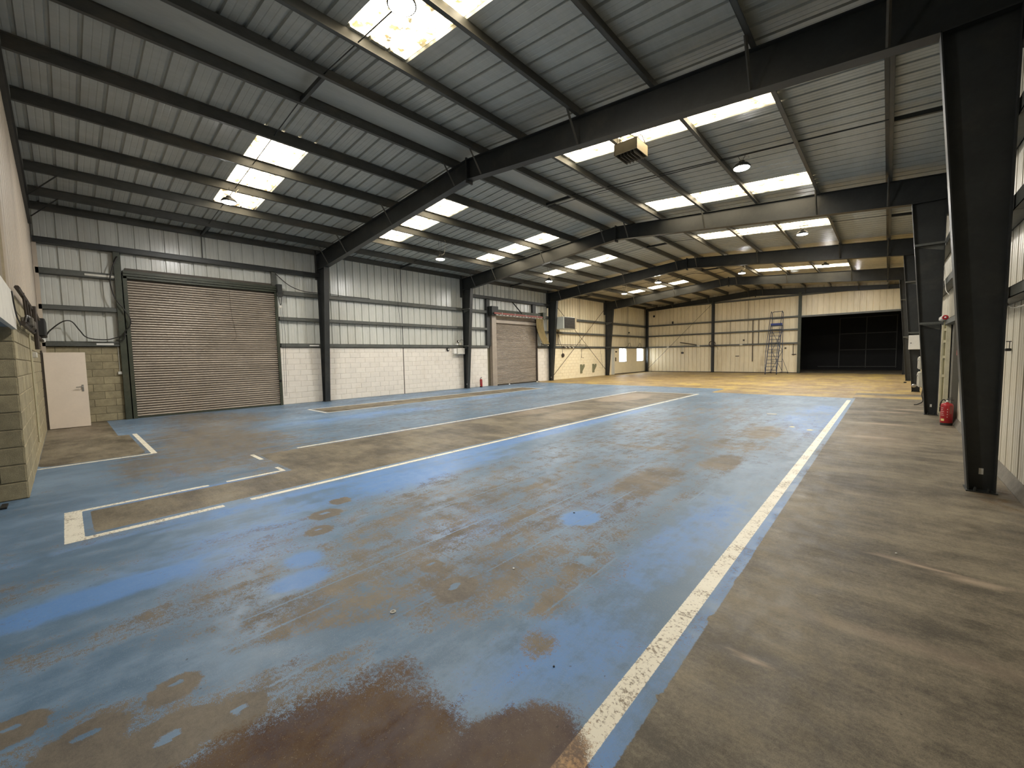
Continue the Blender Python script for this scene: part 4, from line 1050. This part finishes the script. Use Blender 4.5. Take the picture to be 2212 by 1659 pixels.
# X bracing and pipework in the bay beyond the small shutter
t = thing('cross_bracing', 'crossed steel rods bracing the cream wall bay with the heater', 'bracing', (-16.66, 26, .3))
MB().tube([(-16.66, 22.35, 5.3), (-16.66, 29.5, .36)], .016, 6).build('brace_rod', 'steel_brown', t)
MB().tube([(-16.69, 29.3, 5.3), (-16.69, 22.35, .30)], .016, 6).build('brace_rod', 'steel_brown', t)
t = thing('pipe_run', 'brown pipework with valves along the rail under the white heater', 'pipes', (-16.7, 24.5, 1.7))
MB().tube([(-16.72, 22.4, 2.42), (-16.72, 26.45, 2.42), (-16.72, 26.55, 2.36), (-16.72, 26.5, 2.16), (-16.72, 25.95, 2.12), (-16.72, 25.93, 1.48), (-16.72, 26.2, 1.47)], .022, 6).build('pipe', 'steel_brown', t)
MB().tube([(-16.74, 23.02, 3.45), (-16.74, 23.02, 2.42)], .022, 6).build('pipe', 'steel_brown', t)
MB().tube(smooth_path([(-16.70, 23.02, 3.1), (-16.70, 23.2, 2.6), (-16.70, 23.45, 2.2), (-16.70, 23.48, 1.7)], 4), .014, 6).build('hose', 'steel_brown', t)
MB().lathe([(.13, 0), (.15, .03), (.13, .08)], (-16.84, 23.68, 1.68), 16, 'x').build('hose_drum', 'steel_brown', t)
for i in range(9):
    yy = 23.6+i*.15
    MB().lathe([(.035, -.05), (.055, 0), (.035, .05)], (-16.68, yy, 2.26+.05*math.sin(i*2.1)), 10, 'x' if i % 2 else 'z').build('valve', 'greybox' if i % 3 else 'steel_brown', t)
    MB().tube([(-16.70, yy, 2.40), (-16.69, yy+.03, 2.12)], .010, 5).build('branch_pipe', 'steel_brown', t)
for yy, lb in ((26.05, 'olive wall bracket low on the cream wall, left of the pair'), (27.75, 'olive wall bracket low on the cream wall, right of the pair')):
    t = thing('wall_bracket', lb, 'bracket', (-16.8, yy, .33), 'pair of wall brackets')
    MB().box(-16.85, -16.80, yy-.14, yy+.10, .33, .98).build('back_plate', 'bracket', t)
    MB().prism([(yy, .50), (yy+.10, .50), (yy+.38, .80), (yy+.38, .98), (yy+.28, .98), (yy+.1, .78)], -16.84, -16.78, 'x').build('arm', 'bracket', t)
tag(MB().tube(smooth_path([(-16.8, 28.75, 2.3), (-16.8, 28.8, 1.9), (-16.8, 28.95, 1.3), (-16.8, 29.05, .9), (-16.8, 29.1, .6)], 4), .006, 5).build('drop_cable', 'cable'), 'thin cable hanging down the cream wall by the fourth left column', 'cable')
tag(MB().box(-16.88, -16.865, 31.32, 31.60, 1.84, 1.95).build('wall_sign', 'steel_brown'), 'small dark sign left of the first window', 'sign')
tag(MB().bbox(-16.88, -16.83, 31.30, 31.40, 1.10, 1.42, .01).build('door_pull', 'steel_brown'), 'dark vertical pull handle left of the first window', 'handle')
for yy, lb in ((33.45, 'looped black cable above the first window'), (35.5, 'looped black cable above the second window')):
    wall_cable('cable_loop', lb, [(-16.72, yy-.5, 2.33), (-16.72, yy-.15, 2.40), (-16.72, yy, 2.62), (-16.72, yy+.25, 2.60), (-16.72, yy+.38, 2.34), (-16.72, yy+.7, 2.30)], .014)
tag(MB().lathe([(.05, 0), (.07, .04), (.05, .10)], (-16.80, 33.55, 3.55), 12, 'x').build('sensor', 'black'), 'small black sensor on the cream wall above the windows', 'sensor')
wall_cable('drop_cable', 'dark cable rising from the first window to the eaves', [(-16.8, 33.5, 2.35), (-16.8, 33.5, 3.6), (-16.78, 33.45, 5.8)], .008)

# fittings on the far gable
tag(MB().lathe([(.08, 0), (.10, -.03), (.07, -.07)], (-16.05, YG-.02, 5.12), 14, 'y').build('vent_cap', 'black'), 'round black cap high in the left corner of the far gable', 'vent')
tag(MB().bbox(-14.33, -14.20, YG-.22, YG-.15, 4.30, 4.52, .01).build('sensor', 'black'), 'small black sensor on the top rail of the far gable', 'sensor')
tag(MB().bbox(-13.55, -13.35, YG-.10, YG-.02, 1.62, 1.78, .01).build('push_button', 'black'), 'small black switch below the rail on the far gable', 'button')
wall_cable('drop_cable', 'thin cable dropping to the black switch on the far gable', [(-13.48, YG-.10, 2.25), (-13.45, YG-.06, 2.0), (-13.45, YG-.05, 1.78)], .006)
tag(MB().tube([(-13.6, YG-.18, 2.62), (-12.2, YG-.18, 2.36)], .04, 5).build('pipe_offcut', 'steel_brown'), 'brown pipe lying tilted on the rail of the far gable', 'pipe')
t = thing('hose_ring', 'dark coil of hose hung on the post of the far gable', 'hose', (-10.9, YG-.30, 2.1))
for rr, dz in ((.26, 0), (.22, .02)):
    MB().tube([(-10.9+rr*math.cos(a*math.pi/10), YG-.32, 2.38+dz+rr*math.sin(a*math.pi/10)) for a in range(20)], .020, 6, True).build('coil', 'steel_brown', t)
MB().tube(smooth_path([(-10.7, YG-.30, 2.25), (-10.5, YG-.28, 2.1), (-10.45, YG-.28, 1.9)], 4), .014, 5).build('hose_end', 'steel_brown', t)
for i, (xx, zz, lb) in enumerate(((-12.05, 2.26, 'white box on the rail left of the first gable post'), (-8.75, 2.26, 'white box on the rail between post and steps'), (-14.7, 2.26, 'white box on the rail near the left gable corner'))):
    tag(MB().bbox(xx-.10, xx+.10, YG-.21, YG-.15, zz-.05, zz+.05, .01).build('junction_box', 'offwhite'), lb, 'junction box')
for xx, zz, lb in ((-8.6, 2.62, 'tiny bracket on the far gable left of the blue steps'), (-5.75, 1.9, 'tiny brown fitting on the far gable right of the blue steps')):
    tag(MB().bbox(xx-.06, xx+.06, YG-.06, YG-.0, zz-.06, zz+.06, .01).build('fitting', 'steel_brown'), lb, 'fitting')
for xx, zz, lb in ((-9.05, 1.35, 'short dark bar on the far gable left of the steps'), (-5.2, 1.42, 'short dark bar on the far gable beside the opening')):
    tag(MB().box(xx-.14, xx+.14, YG-.05, YG, zz-.025, zz+.025).build('wall_bar', 'black'), lb, 'bar')

# cabling and pipes on the near gable
t = thing('pipe_bracketry', 'tangle of old brown pipes and cables along the near gable wall', 'pipes', (-11, -.33, 2.2))
MB().tube([(-7.9, -.33, 2.62), (-10.3, -.33, 2.66), (-13.2, -.33, 2.72), (-14.6, -.33, 2.72)], .026, 6).build('pipe', 'steel_brown', t)
MB().tube([(-8.4, -.33, 2.22), (-11.5, -.33, 2.25), (-16.2, -.33, 2.30)], .030, 6).build('pipe', 'steel_brown', t)
for xx in (-8.8, -9.5, -10.3, -11.4, -12.4): MB().tube([(xx, -.32, 2.66), (xx-.1, -.31, 2.22)], .014, 5).build('pipe_clip', 'steel_brown', t)
MB().tube([(-11.3, -.30, 2.72), (-11.3, -.30, 1.95)], .030, 6).build('drop_pipe', 'steel_brown', t)
MB().bbox(-11.36, -11.24, -.385, -.31, 1.80, 1.90, .01).build('socket_box', 'offwhite', t)
MB().tube([(-10.7, -.36, 2.2), (-10.7, -.36, .35)], .014, 5).build('conduit', 'cream', t)
for i in range(6):
    xx = -8.6-i*.55
    MB().tube(smooth_path([(xx, -.32, 2.24), (xx-.1, -.30, 2.34+.03*(i % 2)), (xx-.3, -.30, 2.28), (xx-.5, -.32, 2.22)], 4), .016, 5).build('cable_bundle', 'cable', t)
for xx in (-9.3, -10.1): MB().bbox(xx-.09, xx+.09, -.38, -.26, 2.24, 2.36, .01).build('junction_box', 'flash', t)
t = thing('control_box', 'black control box high in the corner of the near gable', 'control box', (-15.4, -.33, 2.3))
MB().bbox(-16.0, -14.8, -.385, -.24, 2.36, 2.78, .02).build('box', 'black', t)
MB().bbox(-16.3, -16.1, -.385, -.28, 2.26, 2.38, .02).build('white_cap', 'white', t)
wall_cable('fascia_cable', 'thin dark cable hanging across the white lintel board at the far left',
           [(-7.3, -.345, 2.50), (-7.35, -.34, 2.36), (-7.55, -.34, 2.26), (-7.75, -.335, 2.20), (-7.95, -.33, 2.16)], .007)

# ------------------------------------------------------------------ fittings on the right side
t = thing('distribution_board', 'flat white cabinet on the third right-hand column', 'cabinet', (.75, 21.9, 1.63))
df = MB().bbox(.58, .92, 21.86, 21.97, 1.63, 2.17, .008).build('casing', 'white', t)
MB().box(.63, .66, 21.85, 21.86, 1.86, 1.89).build('lock', 'black', df)
for z0, z1, lb in ((1.04, 1.42, 'upper pale grey switch box beyond the second right column'), (.52, .97, 'lower pale grey switch box beyond the second right column')):
    t = thing('switch_box', lb, 'switch box', (.9, 17.2, z0))
    MB().bbox(.69, 1.13, 17.0, 17.35, z0, z1, .015).build('casing', 'greybox', t)
    MB().box(.675, .69, 17.02, 17.33, z0+.03, z1-.03).build('lid', 'greybox', t)
    MB().lathe([(.035, 0), (.035, .03)], (.66, 17.05, z1-.1), 10, 'x').build('knob', 'offwhite', t)
MB_ = wall_cable('loose_cable', 'black cable trailing from the lower switch box to the floor', [(.80, 17.0, .52), (.78, 16.95, .3), (.80, 16.9, .12), (.70, 16.85, .03), (.62, 16.8, .015)], .014)
t = thing('alarm_beacon', 'red and white alarm beacon on the rail above the service door', 'alarm', (.93, 14.0, 2.3))
MB().bbox(.88, .98, 13.55, 14.25, 2.30, 2.40, .02).build('tray', 'offwhite', t)
MB().lathe([(.055, 0), (.05, -.015), (.03, -.02)], (.94, 13.545, 2.35), 14, 'y').build('beacon', 'red', t)
MB().lathe([(.018, -.02), (.012, -.026)], (.94, 13.545, 2.35), 10, 'y').build('beacon_light', 'white', t)
t = thing('call_point', 'small red fire alarm call point on the right wall behind the near column', 'call point', (1.09, 12.4, 1.5))
MB().bbox(1.06, 1.13, 12.42, 12.58, 1.50, 1.61, .006).build('box', 'red', t)
MB().bbox(1.07, 1.13, 12.44, 12.56, 1.615, 1.65, .006).build('top_cap', 'white', t)
tag(MB().tube(smooth_path([(.93, 14.2, 3.6), (.92, 13.8, 3.3), (.91, 13.3, 2.95), (.93, 12.9, 2.8)], 4), .007, 5).build('loose_cable', 'whitecable'), 'thin pale cable hanging beside the second right column', 'cable')
tag(MB().tube(smooth_path([(.97, 7.4, 2.24), (.96, 7.0, 2.10), (.95, 6.6, 2.05), (.95, 6.0, 2.05)], 4), .007, 5).build('loose_cable', 'whitecable'), 'thin pale cable sagging under the rail behind the nearest column', 'cable')
t = thing('wall_tap', 'small black tap fitting on the sheeting behind the nearest right column', 'fitting', (1.05, 7.4, 1.6))
MB().tube([(1.135, 7.98, 1.72), (1.09, 7.98, 1.72)], .006, 6).build('spindle', 'black', t)
MB().tube([(1.12, 7.98, 1.72), (1.12, 7.98, 1.63)], .004, 5).build('stem', 'black', t)
MB().bbox(1.085, 1.135, 7.96, 8.01, 1.60, 1.635, .006).build('body', 'black', t)
tag(MB().lathe([(.06, 0), (.07, -.04), (.04, -.06)], (.78, 21.98, .24), 16, 'y').build('hose_connector', 'chrome'), 'round grey connector at the foot of the third right column', 'fitting')
# diagonal cable runs hung under the roof
tag(MB().tube([(-8.2, 10.84, 6.42), (-6.3, 10.80, 6.38), (-4.5, 10.78, 6.26), (-2.4, 10.75, 6.12), (-.2, 10.84, 6.0)], .010, 5).build('roof_cable', 'cable'), 'black cable strung across the right slope to the high bay light', 'cable')
wall_cable('roof_cable', 'tangled black cable under the ridge in the far cream bay', [(-11, 24.5, 6.0), (-9.5, 24.2, 5.9), (-8.2, 24.0, 6.1), (-7.2, 24.2, 5.95), (-5.9, 24.5, 6.1)], .014)

# ------------------------------------------------------------------ small litter on the floor
def chip(x, y, r, mat, label, h=.006, n=5, name='paint_chip', cat='litter'):
    b = MB(); pts = []
    for i in range(n):
        a = 2*math.pi*i/n+random.random()*.6; q = r*(.6+.5*random.random()); pts.append((x+q*math.cos(a), y+q*math.sin(a)))
    b.prism(pts, .0005, h, 'z'); return tag(b.build(name, mat), label, cat)
t = tag(MB().lathe([(.020, 0), (.020, .004), (.009, .004), (.008, .001)], (-2.336, 1.353, .0005), 18).build('washer', 'chrome'), 'steel washer lying on the worn blue floor near the stain', 'washer')
chip(-2.38, 3.52, .012, 'black', 'black crumb on the clean blue disc')
chip(-2.10, 2.27, .010, 'white', 'tiny white crumb on the speckled blue floor')
chip(-1.26, 1.66, .007, 'black', 'tiny black crumb on blue paint near the white line')
chip(-5.93, 6.39, .012, 'white', 'white crumb beside the long middle line')
chip(.10, 4.45, .010, 'white', 'white crumb on the bare concrete right of the line')
chip(-1.49, 10.68, .06, 'yellow', 'round yellow spot left of the white line', .002, 9, 'paint_spot', 'paint spot')
chip(-1.15, 10.45, .07, 'yellow', 'round yellow spot touching the white line', .002, 9, 'paint_spot', 'paint spot')
tag(MB().box(-2.32, -2.10, 12.50, 12.60, .0005, .012).build('paper_scrap', 'offwhite'), 'pale scrap lying on the blue floor before the yellow area', 'litter')
for xx, yy, lb in ((-16.62, 17.9, 'white stopper under the left part of the small shutter'), (-16.60, 20.5, 'white stopper at the right foot of the small shutter')):
    tag(MB().lathe([(.05, 0), (.055, .03), (.03, .05)], (xx, yy, .001), 12).build('door_stopper', 'white'), lb, 'stopper')
tag(MB().lathe([(.10, 0), (.11, .01), (.05, .025)], (-16.4, 37.0, .001), 14).build('plastic_lid', 'offwhite'), 'pale lid on the floor in the far left corner', 'litter')
tag(MB().bbox(.62, .72, 27.6, 27.7, 0, .06, .01).build('rubble', 'black'), 'small black lump at the foot of the fourth right column', 'litter')
tag(MB().box(-7.72, -7.5, -.60, -.55, .0005, .02).build('wood_offcut', 'black'), 'dark offcut on the floor at the foot of the block pier', 'litter')

# ------------------------------------------------------------------ outside the windows
t = thing('shrub', 'green shrub outside the two windows of the far left wall', 'shrub', (-20, 36, 0))
fol = MB()
for i in range(260):
    cx_ = -20.3+random.gauss(0, .4); cy_ = random.choice((36.2, 40.3))+random.gauss(0, .28); cz = 2.25+random.gauss(0, .28)
    a = random.random()*6.28; tt = random.random()*1.2-.6; L_ = .10
    d = Vector((math.cos(a), math.sin(a), tt)).normalized()*L_; s_ = Vector((-math.sin(a), math.cos(a), .2))*.04
    c_ = Vector((cx_, cy_, cz)); fol.add([c_-d, c_+s_, c_+d, c_-s_], [(0, 1, 2, 3)])
o = fol.build('foliage', 'leafm', t, fix=False); o['kind'] = 'stuff'
for yy in (36.2, 40.3):
    MB().tube([(-20.3, yy, 0), (-20.25, yy+.05, 1.2), (-20.3, yy, 2.4)], [.05, .035, .015], 6).build('stem', 'bark', t)
gr = struct('ground', (-24, 36, -.05)); MB().box(-32, -17.15, 20, 60, -.15, -.05).build('yard', 'mortar', gr)
